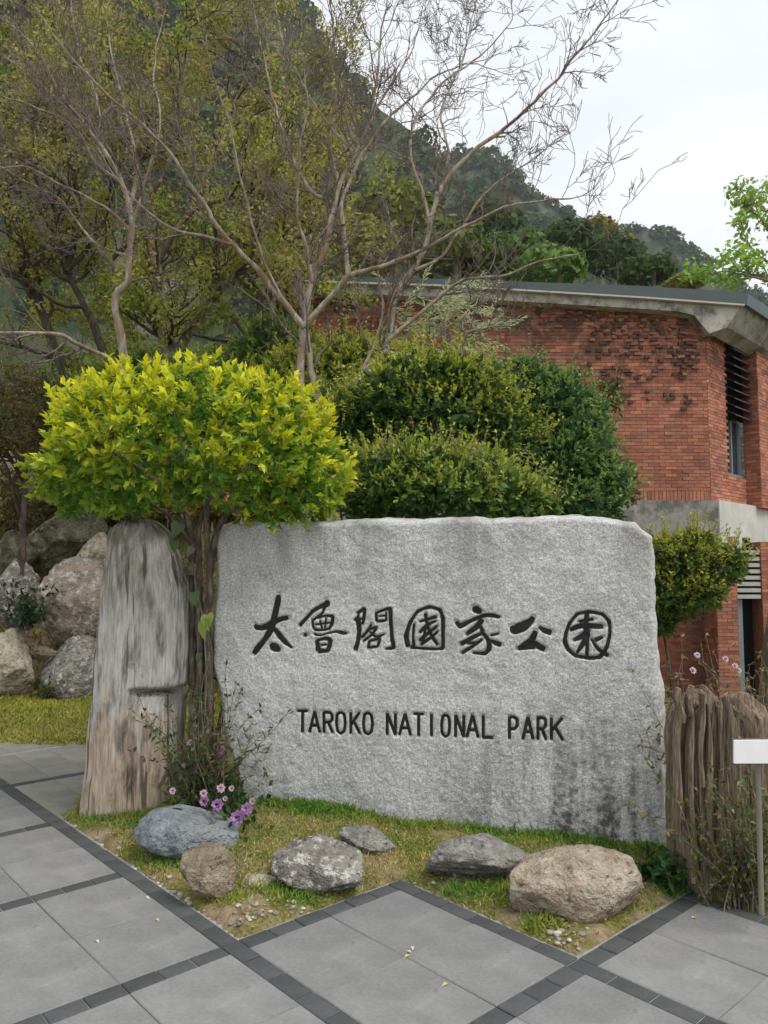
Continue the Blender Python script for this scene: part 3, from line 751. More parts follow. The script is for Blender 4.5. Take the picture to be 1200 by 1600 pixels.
for st, (dep, grow) in enumerate([(0.05, .010), (0.13, .016), (0.22, .030), (0.30, .028), (0.37, -.02)]):
    off = unit(RP - cen); off -= (off @ SN)[:, None] * SN
    rr = RP - SN * dep + off * grow * 1.0
    nz_ = 0.012 * np.stack([fbm(RP * 9 + st, 2, 30 + q) for q in range(3)], -1)
    rr = rr + nz_ + SU * (0.055 * sstep(dep / .25)) * ((RP - PL) @ SU > 2.2)[:, None] * np.clip(1.2 - RP[:, 2:3], 0, 1)
    V.append(rr); cur = list(range(base, base + len(ring))); base += len(ring)
    m = len(ring)
    F += [(prev[i], prev[(i + 1) % m], cur[(i + 1) % m], cur[i]) for i in range(m)][::1]
    prev = cur
F.append(tuple(prev))
mon = thing('stone_monument', 'large rough grey granite slab with black carved writing set upright on the grass', 'monument', ((PL + PR) / 2))
sm = MB(); sm.add(np.vstack(V), F); slab = sm.build('stone_slab', M['granite'], mon, smooth=True)

def stroke_mesh(strokes, name, parent, lift=0.0025, fat=1.26):
    """brush strokes given as pixel polylines with widths, laid into the stone face"""
    m = MB()
    for si, st in enumerate(strokes):
        pts = np.array([[*sface(x, y), w * fat] for x, y, w in st])
        sc = 4.5 / FPX * 1.0
        # catmull-rom resample
        n = len(pts); out = []
        ext = np.vstack([2 * pts[0] - pts[1], pts, 2 * pts[-1] - pts[-2]])
        for i in range(1, n):
            p0, p1, p2, p3 = ext[i - 1], ext[i], ext[i + 1], ext[i + 2]
            L = np.linalg.norm((p2 - p1)[:2]); k = max(2, int(L / .006))
            t = np.linspace(0, 1, k, endpoint=(i == n - 1))[:, None]
            out.append(.5 * ((2 * p1) + (-p0 + p2) * t + (2 * p0 - 5 * p1 + 4 * p2 - p3) * t * t + (-p0 + 3 * p1 - 3 * p2 + p3) * t ** 3))
        q = np.vstack(out); w = np.clip(q[:, 2], 1.2, 30) * sc * .5
        tn = np.gradient(q[:, :2], axis=0); tn = unit(tn); nn = np.stack([-tn[:, 1], tn[:, 0]], -1)
        w = w * (1 + .12 * fbm(np.stack([q[:, 0] * 60, q[:, 1] * 60, 0 * w + si], -1), 2, si))
        # rounded ends
        capw = np.minimum(1, np.sqrt(np.clip(1 - (1 - np.minimum(np.cumsum(np.r_[0, np.linalg.norm(np.diff(q[:, :2], axis=0), axis=1)]), np.r_[np.cumsum(np.linalg.norm(np.diff(q[::-1, :2], axis=0), axis=1))[::-1], 0]) / np.maximum(w, 1e-4) - .35).clip(0, 1) ** 2, .06, 1)))
        w = w * capw
        rows = []
        for f in (-1, -.33, .33, 1):
            e = q[:, :2] + nn * (w * f)[:, None]
            d = sdisp(e[:, 0], e[:, 1]) - .0075 + lift * .3 + (0.0004 * si)
            rows.append(PL + e[:, :1] * SU + d[:, None] * SN + e[:, 1:] * UP)
        k = len(q); VV = np.vstack(rows)
        FF = [(r * k + i, r * k + i + 1, (r + 1) * k + i + 1, (r + 1) * k + i) for r in range(3) for i in range(k - 1)]
        m.add(VV, FF)
    return m.build(name, M['ink'], parent)
for nm, st in (('chinese_character', q) for q in (TAI, LU, GE, GUO, JIA, GONG, YUAN)): stroke_mesh(st, nm, mon)
for sts in LET: stroke_mesh(sts, 'letter', mon, fat=1.1)

# ------------------------------------------------------------------ rocks
def ico(sub):
    import bmesh
    bm = bmesh.new(); bmesh.ops.create_icosphere(bm, subdivisions=sub, radius=1)
    V = np.array([v.co[:] for v in bm.verts]); F = np.array([[v.index for v in f.verts] for f in bm.faces]); bm.free()
    return V, F
ICO = {k: ico(k) for k in (1, 2, 3, 5)}
def rock(name, label, loc, dims, mat, seed, rz=0.0, sub=5, facet=7, rough=.16, tilt=(0, 0), group=None, pw=1.0, ridge=.16):
    V, F = ICO[sub]; V = V.copy(); rg = np.random.default_rng(seed)
    D_ = V.copy()
    V = np.sign(V) * np.abs(V) ** pw
    V = V * (1 + rough * fbm(D_ * 1.5 + seed, 3, seed)[:, None])
    for k in range(facet):                               # flattened facets
        nrm = unit(rg.normal(size=3)); h = rg.uniform(.58, .86)
        e = V @ nrm - h; V -= np.clip(e, 0, None)[:, None] * nrm * .93
    rid = 1 - np.abs(fbm(D_ * np.array([2.3, 2.3, 3.4]) + seed * 1.7, 4, seed + 1))
    V *= 1 + ridge * (rid[:, None] - .75) + .05 * fbm(D_ * 6 + seed, 4, seed + 3)[:, None] + .03 * fbm(D_ * 17, 3, seed + 2)[:, None]
    V *= np.array(dims) / 2
    me = mesh_data(name, V, F, mat, smooth=True)
    o = link(name, me); o.location = [float(q) for q in loc]; o.rotation_euler = (tilt[0], tilt[1], rz)
    return tag(o, label, 'rock', group)
RK = dict(blue=mat_rock('blue_grey_stone', (0.133, 0.147, 0.161), (0.238, 0.257, 0.276), (0.342, 0.362, 0.381), (0.381, 0.399, 0.410), .35, 6, 0.25),
          tan=mat_rock('tan_stone', (0.207, 0.159, 0.110), (0.403, 0.329, 0.244), (0.610, 0.537, 0.427), (0.671, 0.622, 0.525), .4, 7, .15, True),
          brown=mat_rock('brown_stone', (0.159, 0.122, 0.079), (0.293, 0.232, 0.159), (0.439, 0.378, 0.281), (0.512, 0.476, 0.390), .3, 9, .5),
          lichen=mat_rock('lichen_stone', (0.122, 0.110, 0.098), (0.268, 0.244, 0.213), (0.439, 0.415, 0.366), (0.708, 0.695, 0.647), .85, 8, .2),
          grey=mat_rock('grey_stone', (0.146, 0.140, 0.128), (0.281, 0.268, 0.244), (0.427, 0.415, 0.378), (0.549, 0.537, 0.500), .4, 8, .35),
          orange=mat_rock('rusty_stone', (0.171, 0.146, 0.122), (0.317, 0.256, 0.207), (0.464, 0.366, 0.293), (0.634, 0.622, 0.573), .75, 5, .4),
          cream=mat_rock('cream_stone', (0.268, 0.220, 0.146), (0.488, 0.427, 0.317), (0.671, 0.610, 0.488), (0.732, 0.695, 0.610), .5, 6, .4),
          mossy=mat_rock('mossy_stone', (0.073, 0.067, 0.043), (0.159, 0.146, 0.091), (0.293, 0.281, 0.207), (0.403, 0.403, 0.329), .5, 5, .9))
def place(px, pyb, wpx, hpx, dep=.8, z=.04):
    """rock standing on the ground with its foot at pixel row pyb; returns location, dims"""
    p = gr(px, pyb, z); s = p[1] / FPX
    w, h = wpx * s, hpx * s * .88
    return (p[0], p[1] + w * dep * .42, z + h * .38), (w * 1.04, w * dep, h * 1.3)
def rk(name, label, px, pyb, wpx, hpx, mat, seed, dep=.8, z=.04, **kw):
    l, d = place(px, pyb, wpx, hpx, dep, z); return rock(name, label, l, d, RK[mat], seed, **kw)
rk('boulder', 'smooth blue grey boulder lying in front of the tall wooden stump', 282, 1346, 154, 74, 'blue', 3, .7, facet=6, rough=.1, ridge=.07, rz=.0, tilt=(0, .08))
rk('rock', 'small upright brown rock leaning against the blue grey boulder', 318, 1410, 84, 82, 'brown', 9, .7, z=.03, facet=12, pw=.8)
rk('rock', 'angular grey rock with white lichen blotches beside the paving corner', 502, 1396, 148, 74, 'lichen', 14, .62, z=.03, facet=9, pw=.8)
rk('rock', 'low flat grey rock half sunk in the grass before the inscribed slab', 572, 1332, 84, 34, 'grey', 22, .6, z=.06, facet=8, tilt=(0, .25))
rk('rock', 'long low grey rock partly behind the tan boulder', 760, 1378, 184, 66, 'grey', 31, .55, z=.05, facet=8, tilt=(0, .06))
rk('boulder', 'big rounded tan boulder with pale veins in the corner of the bed', 908, 1442, 212, 96, 'tan', 41, .55, ridge=.09, z=.02, facet=4, rough=.09, pw=.8, tilt=(0, -.1))
rk('rock', 'flat pale stone bedded in soil between the brown and lichened rocks', 402, 1392, 80, 18, 'cream', 52, .5, z=.03, facet=6)
# boulders of the bank on the left
def bank(label, px, py, w, h, Y, mat, seed, **kw):
    p = at(px, py, Y); s = Y / FPX
    rock('boulder', label, (p[0], p[1] + w * s * .2, p[2]), (w * s, w * s * .8, h * s), RK[mat], seed, group='boulders of the bank', **kw)
bank('big round boulder with rusty lower half in the bank', 110, 942, 118, 134, 9.3, 'orange', 61, facet=3, rough=.1)
bank('grey lichened boulder at the foot of the bank beside the stump', 106, 1055, 128, 116, 8.9, 'lichen', 64, facet=7)
bank('cream boulder standing on the edge of the lawn', 8, 1040, 84, 112, 8.8, 'cream', 67, facet=5)
bank('whitish lichened boulder above the cream boulder', 14, 928, 84, 108, 9.5, 'lichen', 70, facet=6)
bank('small cream rock just above the round rusty boulder', 150, 862, 70, 62, 10.0, 'cream', 73, facet=6)
bank('grey rock wedged behind the round rusty boulder', 158, 902, 84, 64, 9.7, 'lichen', 76, facet=7)
bank('large mossy dark rock higher up the bank', 95, 838, 130, 110, 10.6, 'mossy', 79, facet=8)
bank('mossy rock under the small dark tree', 20, 860, 80, 66, 10.4, 'mossy', 83, facet=8)
bank('small flat stone between cream and grey boulders', 62, 1022, 46, 22, 9.0, 'brown', 86, facet=8)
bank('mossy rock behind the top of the tall stump', 205, 850, 90, 80, 10.6, 'mossy', 91, facet=8)
bank('pale grey rock high up behind the dark tree stems', 8, 735, 70, 90, 12.5, 'cream', 95, facet=6)

# ------------------------------------------------------------------ wooden stumps
def stump(Y, lp_, rp_, cuts, name, label, mat, seed, depth=.85, groove=.02, rows=220, cols=420, notch=None, jag=.0, shred=0.0, cap=.30):
    Yc = Y + .2
    Lx = np.array([at(*q, Yc)[0] for q in lp_]); Lz = np.array([at(*q, Yc)[2] for q in lp_])
    Rx = np.array([at(*q, Yc)[0] for q in rp_]); Rz = np.array([at(*q, Yc)[2] for q in rp_])
    z0, z1 = -.08, max(Lz.max(), Rz.max())
    zs = np.linspace(z0, z1, rows); an = np.linspace(0, 2 * math.pi, cols, endpoint=False)
    o1 = np.argsort(Lz); o2 = np.argsort(Rz)
    xl = np.interp(zs, Lz[o1], Lx[o1]); xr = np.interp(zs, Rz[o2], Rx[o2])
    cx = (xl + xr) / 2; hw = (xr - xl) / 2
    AA, ZZ_ = np.meshgrid(an, zs)
    ca, sa = np.cos(AA), np.sin(AA)
    sq = (np.abs(ca) ** 3.2 + np.abs(sa) ** 3.2) ** (-1 / 3.2)        # between a circle and a square
    t = (ZZ_ - z0) / (z1 - z0)
    gP = np.stack([ca * 7, sa * 7, ZZ_ * .8], -1)
    gP2 = np.stack([ca * 22, sa * 22, ZZ_ * 1.2], -1)
    r = sq * (1 + groove * 2.2 * fbm(gP, 3, seed) + groove * 1.3 * (np.abs(fbm(gP2, 3, seed + 1)) - .3) + groove * .7 * (np.abs(fbm(np.stack([ca * 55, sa * 55, ZZ_ * 2.2], -1), 2, seed + 12)) - .3) + .03 * fbm(np.stack([ca * 2, sa * 2, ZZ_ * 2.5], -1), 3, seed + 2))
    top = np.clip((ZZ_ - (z1 - .10)) / .10, 0, 1); r = r * (1 - cap * top ** 2.2)
    if shred:
        rg_ = np.abs(fbm(np.stack([ca * 5.2, sa * 5.2, ZZ_ * .55], -1), 2, seed + 31))
        r = r - shred * np.clip(.16 - rg_, 0, 1) / .16 * sstep((t - .05) / .5)
    if notch:
        zn, a_lo, a_hi, dep_ = notch
        m = sstep((AA - a_lo) / .25) * sstep((a_hi - AA) / .25)
        below = sstep((zn - ZZ_) / .015) * (1 - .55 * sstep((zn - ZZ_) / .28)); slot = np.exp(-((ZZ_ - zn + .02) / .02) ** 2)
        r = r * (1 - m * (below * dep_ * .6 + slot * dep_ * 1.1))
    zz = ZZ_ + jag * np.clip((ZZ_ - (z1 - .22)) / .22, 0, 1) * fbm(np.stack([ca * 9, sa * 9, 0 * ca], -1), 3, seed + 5)
    X = cx[:, None] + hw[:, None] * r * ca; Yy = Y + hw[:, None] * depth + hw[:, None] * depth * r * sa
    Vv = np.stack([X, Yy, zz], -1).reshape(-1, 3)
    ii = np.arange(rows * cols).reshape(rows, cols); jj = np.roll(ii, -1, 1)
    Fq = [tuple(q) for q in np.stack([ii[:-1], jj[:-1], jj[1:], ii[1:]], -1).reshape(-1, 4)]
    # closed top: inner rings
    ringv = Vv.reshape(rows, cols, 3)[-1]; c = ringv.mean(0)
    m = MB(); extra = []; k0 = rows * cols; prevr = list(ii[-1])
    for f in (.75, .5, .25):
        rv = c + (ringv - c) * f; rv[:, 2] += .012 + .02 * fbm(rv * 12, 3, seed + 7)
        extra.append(rv); cur = list(range(k0, k0 + cols)); k0 += cols
        Fq += [(prevr[i], prevr[(i + 1) % cols], cur[(i + 1) % cols], cur[i]) for i in range(cols)]; prevr = cur
    Fq.append(tuple(prevr))
    root = thing(name, label, 'stump', (cx[0], Y + hw[0] * depth, 0))
    m.add(np.vstack([Vv] + extra), Fq); o = m.build('weathered_trunk', mat, root, smooth=True)
    return root, (cx, hw, zs)
ST1, _ = stump(4.95, [(186, 818), (178, 832), (168, 890), (158, 960), (150, 1030), (150, 1085), (144, 1130), (140, 1200), (134, 1258), (132, 1285)],
            [(262, 818), (268, 830), (280, 868), (297, 918), (301, 1000), (298, 1060), (292, 1078), (284, 1095), (282, 1150), (286, 1192), (272, 1222), (272, 1285)],
            None, 'wooden_stump', 'tall silvery weathered tree stump with a notch, standing left of the inscribed slab', M['silver'], 5, .8, .028,
            notch=(at(250, 1078, 4.95)[2], math.radians(262), math.radians(358), .30), jag=.03)
ST2, _ = stump(3.86, [(1064, 1090), (1052, 1104), (1044, 1150), (1048, 1230), (1052, 1320), (1056, 1400), (1058, 1420)],
            [(1160, 1090), (1182, 1108), (1190, 1135), (1186, 1200), (1190, 1300), (1196, 1400), (1198, 1420)],
            None, 'wooden_stump', 'short brown fibrous tree stump right of the inscribed slab', M['brown'], 15, .8, .05, jag=.09, shred=.075, cap=.14)
# loose splinters standing on the short stump's rim
for k, (px, py0, py1, w) in enumerate([(1066, 1130, 1076, .03), (1078, 1120, 1072, .025), (1096, 1230, 1084, .028), (1112, 1330, 1100, .03), (1128, 1300, 1104, .026), (1150, 1280, 1112, .028), (1058, 1300, 1100, .03), (1084, 1380, 1110, .03)]):
    m = MB(); n = 14; px1 = px + R.uniform(-6, 6)
    for r_ in range(n):
        pass
    P = np.array([at(px + (px1 - px) * t + 2 * math.sin(t * 7 + k), py0 + (py1 - py0) * t, 3.855 - .012 * math.sin(t * 3.1)) for t in np.linspace(0, 1, n)])
    ww = w * (1 - .55 * np.linspace(0, 1, n) ** 2) * (1 + .2 * np.sin(np.linspace(0, 9, n) + k))
    Vv = []
    for p, q in zip(P, ww):
        Vv += [p + (-q / 2, .05, 0), p + (-q / 2, 0, 0), p + (0, -.012, 0), p + (q / 2, 0, 0), p + (q / 2, .05, 0)]
    Ff = [(i * 5 + a, i * 5 + a + 1, i * 5 + a + 6, i * 5 + a + 5) for i in range(n - 1) for a in range(4)] + [tuple((n - 1) * 5 + a for a in range(5))]
    m.add(Vv, Ff); m.build('splinter', M['brown'], ST2, smooth=False)
# part of a further old post by the frame's side, and the vertical dead trunk behind
_r, _ = stump(5.6, [(1192, 930), (1184, 1000), (1180, 1080), (1176, 1200), (1174, 1290)], [(1225, 930), (1232, 1000), (1236, 1080), (1240, 1200), (1244, 1290)], None, 'wooden_post',
      'old split wooden post standing behind the short stump', M['brown'], 25, .8, .05, rows=80, cols=120, jag=.08)
_r['category'] = 'post'

# ------------------------------------------------------------------ plants: tools
class Leaves:
    def __init__(s): s.P = []; s.D = []; s.N = []; s.L = []; s.W = []; s.C = []
    def add(s, P, D, N, L, W, C):
        n = len(P); s.P.append(P); s.D.append(unit(D)); s.N.append(N)
        s.L.append(np.broadcast_to(L, n).astype(float)); s.W.append(np.broadcast_to(W, n).astype(float)); s.C.append(np.broadcast_to(C, (n, 3)))
    def build(s, name, mat, parent, big=False, fold=.25, droop=.15):
        P, D, N = np.vstack(s.P), np.vstack(s.D), np.vstack(s.N); L = np.concatenate(s.L)[:, None]; W = np.concatenate(s.W)[:, None]; C = np.vstack(s.C)
        T = unit(np.cross(D, N)); N = np.cross(T, D)
        n = len(P)
        if big:
            V = np.stack([P, P + D * L * .42 - T * W * .5 + N * L * fold * .5, P + D * L * .48, P + D * L * .42 + T * W * .5 + N * L * fold * .5, P + D * L - N * L * droop], 1).reshape(-1, 3)
            b = (np.arange(n) * 5)[:, None]
            F = np.concatenate([b + [0, 2, 1], b + [0, 3, 2], b + [1, 2, 4], b + [2, 3, 4]])
            C = np.repeat(C, 5, 0)
        else:
            V = np.stack([P, P + D * L * .5 - T * W * .5, P + D * L - N * L * droop, P + D * L * .5 + T * W * .5], 1).reshape(-1, 3)
            F = np.arange(4 * n).reshape(n, 4); C = np.repeat(C, 4, 0)
        return link(name, mesh_data(name, V, F, mat, C), parent)

class Tubes:
    def __init__(s): s.V = []; s.F = []; s.n = 0
    def add(s, P, rad, k=5, cap=True):
        P = np.asarray(P, float); m = len(P); rad = np.broadcast_to(rad, m)
        T = unit(np.gradient(P, axis=0)); ref = np.array([0.31, 0.2, .93]) if abs(T[0][2]) < .9 else np.array([1, .1, 0])
        U = unit(np.cross(T, ref)); Vv = np.cross(T, U)
        an = np.arange(k) * 2 * math.pi / k
        ring = P[:, None] + rad[:, None, None] * (np.cos(an)[None, :, None] * U[:, None] + np.sin(an)[None, :, None] * Vv[:, None])
        s.V.append(ring.reshape(-1, 3))
        ii = np.arange(m * k).reshape(m, k) + s.n; jj = np.roll(ii, -1, 1)
        s.F.append(np.stack([ii[:-1], jj[:-1], jj[1:], ii[1:]], -1).reshape(-1, 4)); s.n += m * k
    def build(s, name, mat, parent):
        return link(name, mesh_data(name, np.vstack(s.V), np.vstack(s.F), mat, smooth=True), parent)

def spline(P, step):
    P = np.asarray(P, float); ext = np.vstack([2 * P[0] - P[1], P, 2 * P[-1] - P[-2]]); out = []
    for i in range(1, len(P)):
        p0, p1, p2, p3 = ext[i - 1:i + 3]; k = max(2, int(np.linalg.norm((p2 - p1)[:3]) / step)); t = np.linspace(0, 1, k, endpoint=False)[:, None]
        out.append(.5 * (2 * p1 + (p2 - p0) * t + (2 * p0 - 5 * p1 + 4 * p2 - p3) * t * t + (3 * p1 - p0 - 3 * p2 + p3) * t ** 3))
    return np.vstack(out + [P[-1:]])

def limb(pts, Y0, Y1, r0, r1, step=.08, jit=.012, seed=0):
    """traced limb: pixel points, depth from Y0 to Y1, radius from r0 to r1 -> polyline, radii"""
    n = len(pts); Ys = Y0 + (Y1 - Y0) * np.linspace(0, 1, n) ** 1.2
    P = np.array([at(x, y, q) for (x, y), q in zip(pts, Ys)])
    P = spline(P, step); m = len(P)
    w = np.minimum(1, np.arange(m) / 6.0)[:, None]
    P = P + jit * w * np.stack([fbm(P * 4 + k * 9.1, 3, seed + k) for k in range(3)], -1)
    rad = r0 + (r1 - r0) * np.linspace(0, 1, m) ** .8
    rad = rad * (1 + .12 * fbm(P * 9, 2, seed + 4))
    return P, rad

def twigs(tb, p, d, L, r, lev, out, up=.12, wob=.38, spread=.85, kids=(2, 4), minr=.0028, k=3):
    n = max(4, int(L / .09)); P = [np.array(p)]; d = unit(d)
    for i in range(n):
        d = unit(d + RNG.normal(size=3) * wob * .55 + np.array([0, 0, up * .5])); P.append(P[-1] + d * L / n)
    P = np.array(P); rad = np.linspace(r, max(minr, r * .45), len(P))
    tb.add(P, rad, 4 if r > .008 else k); out.append((P, lev))
    if lev > 0:
        for q in range(R.randint(*kids)):
            i = R.randint(max(1, len(P) // 5), len(P) - 1); t = unit(P[min(i + 1, len(P) - 1)] - P[i - 1])
            e = unit(t * 1.0 + unit(np.cross(t, RNG.normal(size=3))) * spread * R.uniform(.6, 1.3))
            twigs(tb, P[i], e, L * R.uniform(.45, .75), max(minr, rad[i] * .62), lev - 1, out, up, wob, spread, kids, minr, k)

def clump_leaves(lv, blobs, shoots, per, L, Wd, young, old, ymix, spread=.5, up=.35, inner=.25, zlow=-.55, pit=.22):
    """leafy shoots over the surface of ellipsoids (centre, radii); young leaves at the shoot tips, old ones below and inside"""
    vol = np.array([b[1][0] * b[1][2] for b in blobs]); cnt = (shoots * vol / vol.sum()).astype(int)
    cs = np.array([b[0] for b in blobs]); rs = np.array([b[1] for b in blobs])
    for bi, (c, r) in enumerate(blobs):
        n = cnt[bi]; d = sphere_dirs(n, zlow)
        lump = 1 + .26 * fbm(d * 2.7 + bi * 7, 3, bi + 50)[:, None] + .14 * fbm(d * 7 + bi, 2, bi + 80)[:, None]
        dep = np.where(RNG.random((n, 1)) < inner, RNG.uniform(.45, .9, (n, 1)), RNG.uniform(.88, 1.04, (n, 1)))
        dep = dep * (1 - pit * sstep((fbm(d * 5.5 + bi * 3, 2, bi + 120)[:, None] - .02) / .22))
        P = np.asarray(c) + d * np.asarray(r) * lump * dep
        ins = np.zeros(n, bool)
        for bj in range(len(blobs)):
            if bj != bi: ins |= (((P - cs[bj]) / rs[bj]) ** 2).sum(1) < .62
        P, d, dep = P[~ins], d[~ins], dep[~ins]; n = len(P)
        nd = unit(d / np.asarray(r))
        sd_ = unit(nd + np.array([0, 0, up]) + RNG.normal(size=(n, 3)) * .35)
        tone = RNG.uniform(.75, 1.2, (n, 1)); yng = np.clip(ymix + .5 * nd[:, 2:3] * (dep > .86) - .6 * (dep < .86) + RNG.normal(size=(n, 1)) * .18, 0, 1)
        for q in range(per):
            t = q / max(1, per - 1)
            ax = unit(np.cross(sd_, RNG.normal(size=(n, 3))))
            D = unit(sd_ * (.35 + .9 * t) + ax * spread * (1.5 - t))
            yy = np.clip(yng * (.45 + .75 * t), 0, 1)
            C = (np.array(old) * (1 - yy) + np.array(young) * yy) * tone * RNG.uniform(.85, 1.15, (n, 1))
            s = RNG.uniform(.7, 1.15, n)
            lv.add(P + sd_ * (t - .6) * L * .9, D, unit(sd_ + RNG.normal(size=(n, 3)) * .4), L * s, Wd * s, C)

# ------------------------------------------------------------------ the golden leaved tree between stump and slab
GY = 5.05
gold = thing('golden_leaf_tree', 'small tree with a clipped dome of bright yellow green leaves beside the tall stump', 'tree', at(318, 1262, GY))
tb = Tubes()
for pts, r0, r1, s in [([(305, 1270), (304, 1150), (300, 1000), (298, 900), (296, 830), (270, 780), (215, 730), (150, 690)], .052, .012, 1), ([(326, 1270), (328, 1150), (325, 1000), (326, 880), (322, 810), (330, 760), (340, 680)], .05, .014, 2),
                       ([(316, 1270), (314, 1100), (312, 960), (310, 860), (318, 800), (370, 760), (430, 720)], .045, .012, 3), ([(298, 900), (300, 850), (290, 790), (285, 720), (270, 640)], .03, .01, 4), ([(326, 880), (345, 820), (400, 770), (470, 730)], .028, .01, 5),
                       ([(300, 850), (255, 800), (200, 770), (130, 740)], .02, .006, 6), ([(290, 800), (240, 800), (205, 745)], .016, .006, 7)]:
    P, rad = limb(pts, GY, GY + R.uniform(-.4, .4), r0 * .8, r1, .05, .02, s); tb.add(P, rad, 9)
tb.build('trunk', M['goldbark'], gold)
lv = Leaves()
def gb(px, py, w, h, dy=0, dd=.9):
    s = (GY + dy) / FPX; return (at(px, py, GY + dy), (w * s / 2, w * s / 2 * dd, h * s / 2))
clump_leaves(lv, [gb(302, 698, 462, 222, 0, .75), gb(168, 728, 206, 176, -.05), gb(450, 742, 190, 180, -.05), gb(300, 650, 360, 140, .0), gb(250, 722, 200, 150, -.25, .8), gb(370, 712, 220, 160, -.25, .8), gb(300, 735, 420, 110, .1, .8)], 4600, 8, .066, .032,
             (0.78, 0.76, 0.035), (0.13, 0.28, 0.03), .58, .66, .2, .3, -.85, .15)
# a few leading shoots above the dome
for px, py in [(170, 565), (185, 572), (300, 572), (322, 568), (395, 585), (410, 600), (230, 578), (352, 576)]:
    P0 = at(px, py + 22, GY)
    for q in range(9):
        t = q / 8; a = q * 2.4
        lv.add((P0 + UP * .12 * t)[None], np.array([[math.cos(a), math.sin(a), .55 + t]]), UP[None] + .1, .06, .027, np.array((.72, .68, .03)) * R.uniform(.85, 1.1))
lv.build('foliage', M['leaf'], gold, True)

# ------------------------------------------------------------------ shrubs behind the slab
def shrub(label, blobs, shoots, per, L, Wd, young, old, ymix, stem=None, mat='leaf', fill=1.0, nst=9, **kw):
    b0 = np.array([b[0] for b in blobs]); bot = b0.mean(0); bz_ = float(gz(bot[0], bot[1]))
    root = thing('shrub', label, 'shrub', (bot[0], bot[1], bz_))
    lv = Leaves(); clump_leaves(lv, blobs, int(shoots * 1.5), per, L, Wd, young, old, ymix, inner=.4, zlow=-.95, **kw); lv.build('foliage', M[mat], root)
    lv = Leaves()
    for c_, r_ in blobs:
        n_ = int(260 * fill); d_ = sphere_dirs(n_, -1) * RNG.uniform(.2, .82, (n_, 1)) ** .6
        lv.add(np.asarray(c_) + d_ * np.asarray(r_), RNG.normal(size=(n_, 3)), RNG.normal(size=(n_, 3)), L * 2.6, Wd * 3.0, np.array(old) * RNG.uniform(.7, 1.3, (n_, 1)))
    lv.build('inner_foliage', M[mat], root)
    lv = Leaves(); t = Tubes()
    for c_, r_ in blobs:
        for q in range(int(26 * min(fill, 1))):
            d_ = sphere_dirs(1, -.1)[0]; p_ = np.asarray(c_) + d_ * np.asarray(r_) * .92; e_ = unit(d_ + UP * .6 + RNG.normal(size=3) * .3); ln = R.uniform(.10, .26)
            P_ = np.array([p_ + e_ * ln * f_ + UP * .05 * f_ * f_ for f_ in np.linspace(0, 1, 7)]); t.add(P_, np.linspace(.004, .0015, 7), 3)
            for i_ in range(1, 7):
                for z_ in range(2): lv.add(P_[i_][None], (e_ * .6 + RNG.normal(size=3) * .6)[None], (UP + RNG.normal(size=3) * .4)[None], L * R.uniform(.7, 1.1), Wd * R.uniform(.8, 1.1), (np.array(young) * .75 + np.array(old) * .25) * R.uniform(.7, 1.15))
    lv.build('shoot_leaves', M[mat], root)['kind'] = 'stuff'; t.build('shoots', M['bark'], root)['kind'] = 'stuff'
    t = Tubes()
    for b in blobs[:nst]:
        for q in range(1):
            e = np.array(b[0]) + sphere_dirs(1, -.2)[0] * np.array(b[1]) * .8
            base_ = np.array([bot[0] + R.uniform(-.15, .15), bot[1] + R.uniform(-.1, .1), bz_ - .05])
            mid = base_ * .45 + e * .55 + RNG.normal(size=3) * .1
            P = spline(np.array([base_, mid, e]), .12); t.add(P, np.linspace(.03, .006, len(P)), 5)
    t.build('stems', M['darkbark'], root)
    return root
def sb(px, py, w, h, Y, dd=.8):
    s = Y / FPX; return (at(px, py, Y), (w * s / 2, w * s / 2 * dd, h * s / 2))
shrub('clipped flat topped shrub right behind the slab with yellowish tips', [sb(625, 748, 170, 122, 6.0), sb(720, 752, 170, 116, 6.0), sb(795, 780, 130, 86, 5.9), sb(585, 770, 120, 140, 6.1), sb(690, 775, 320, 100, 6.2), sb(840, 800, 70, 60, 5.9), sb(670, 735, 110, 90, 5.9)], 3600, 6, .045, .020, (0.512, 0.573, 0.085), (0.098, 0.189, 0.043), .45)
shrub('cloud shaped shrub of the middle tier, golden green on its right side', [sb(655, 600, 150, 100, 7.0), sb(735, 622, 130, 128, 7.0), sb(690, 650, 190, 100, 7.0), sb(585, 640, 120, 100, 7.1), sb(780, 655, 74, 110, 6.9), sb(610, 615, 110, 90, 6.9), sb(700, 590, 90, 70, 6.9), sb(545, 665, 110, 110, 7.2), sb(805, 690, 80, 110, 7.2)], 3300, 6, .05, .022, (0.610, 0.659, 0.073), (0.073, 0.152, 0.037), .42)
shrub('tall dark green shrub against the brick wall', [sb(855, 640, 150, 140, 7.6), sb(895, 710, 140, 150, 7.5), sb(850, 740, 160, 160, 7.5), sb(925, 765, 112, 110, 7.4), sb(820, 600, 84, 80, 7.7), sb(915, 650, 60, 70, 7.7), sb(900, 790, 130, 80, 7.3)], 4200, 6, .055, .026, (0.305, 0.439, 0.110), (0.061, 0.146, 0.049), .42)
shrub('loose yellow green shrub below the pale tree fork', [sb(560, 570, 140, 90, 8.6), sb(630, 580, 130, 80, 8.6), sb(470, 590, 130, 90, 8.8), sb(520, 610, 160, 110, 8.5)], 2600, 6, .06, .024, (0.610, 0.622, 0.085), (0.146, 0.207, 0.043), .55)
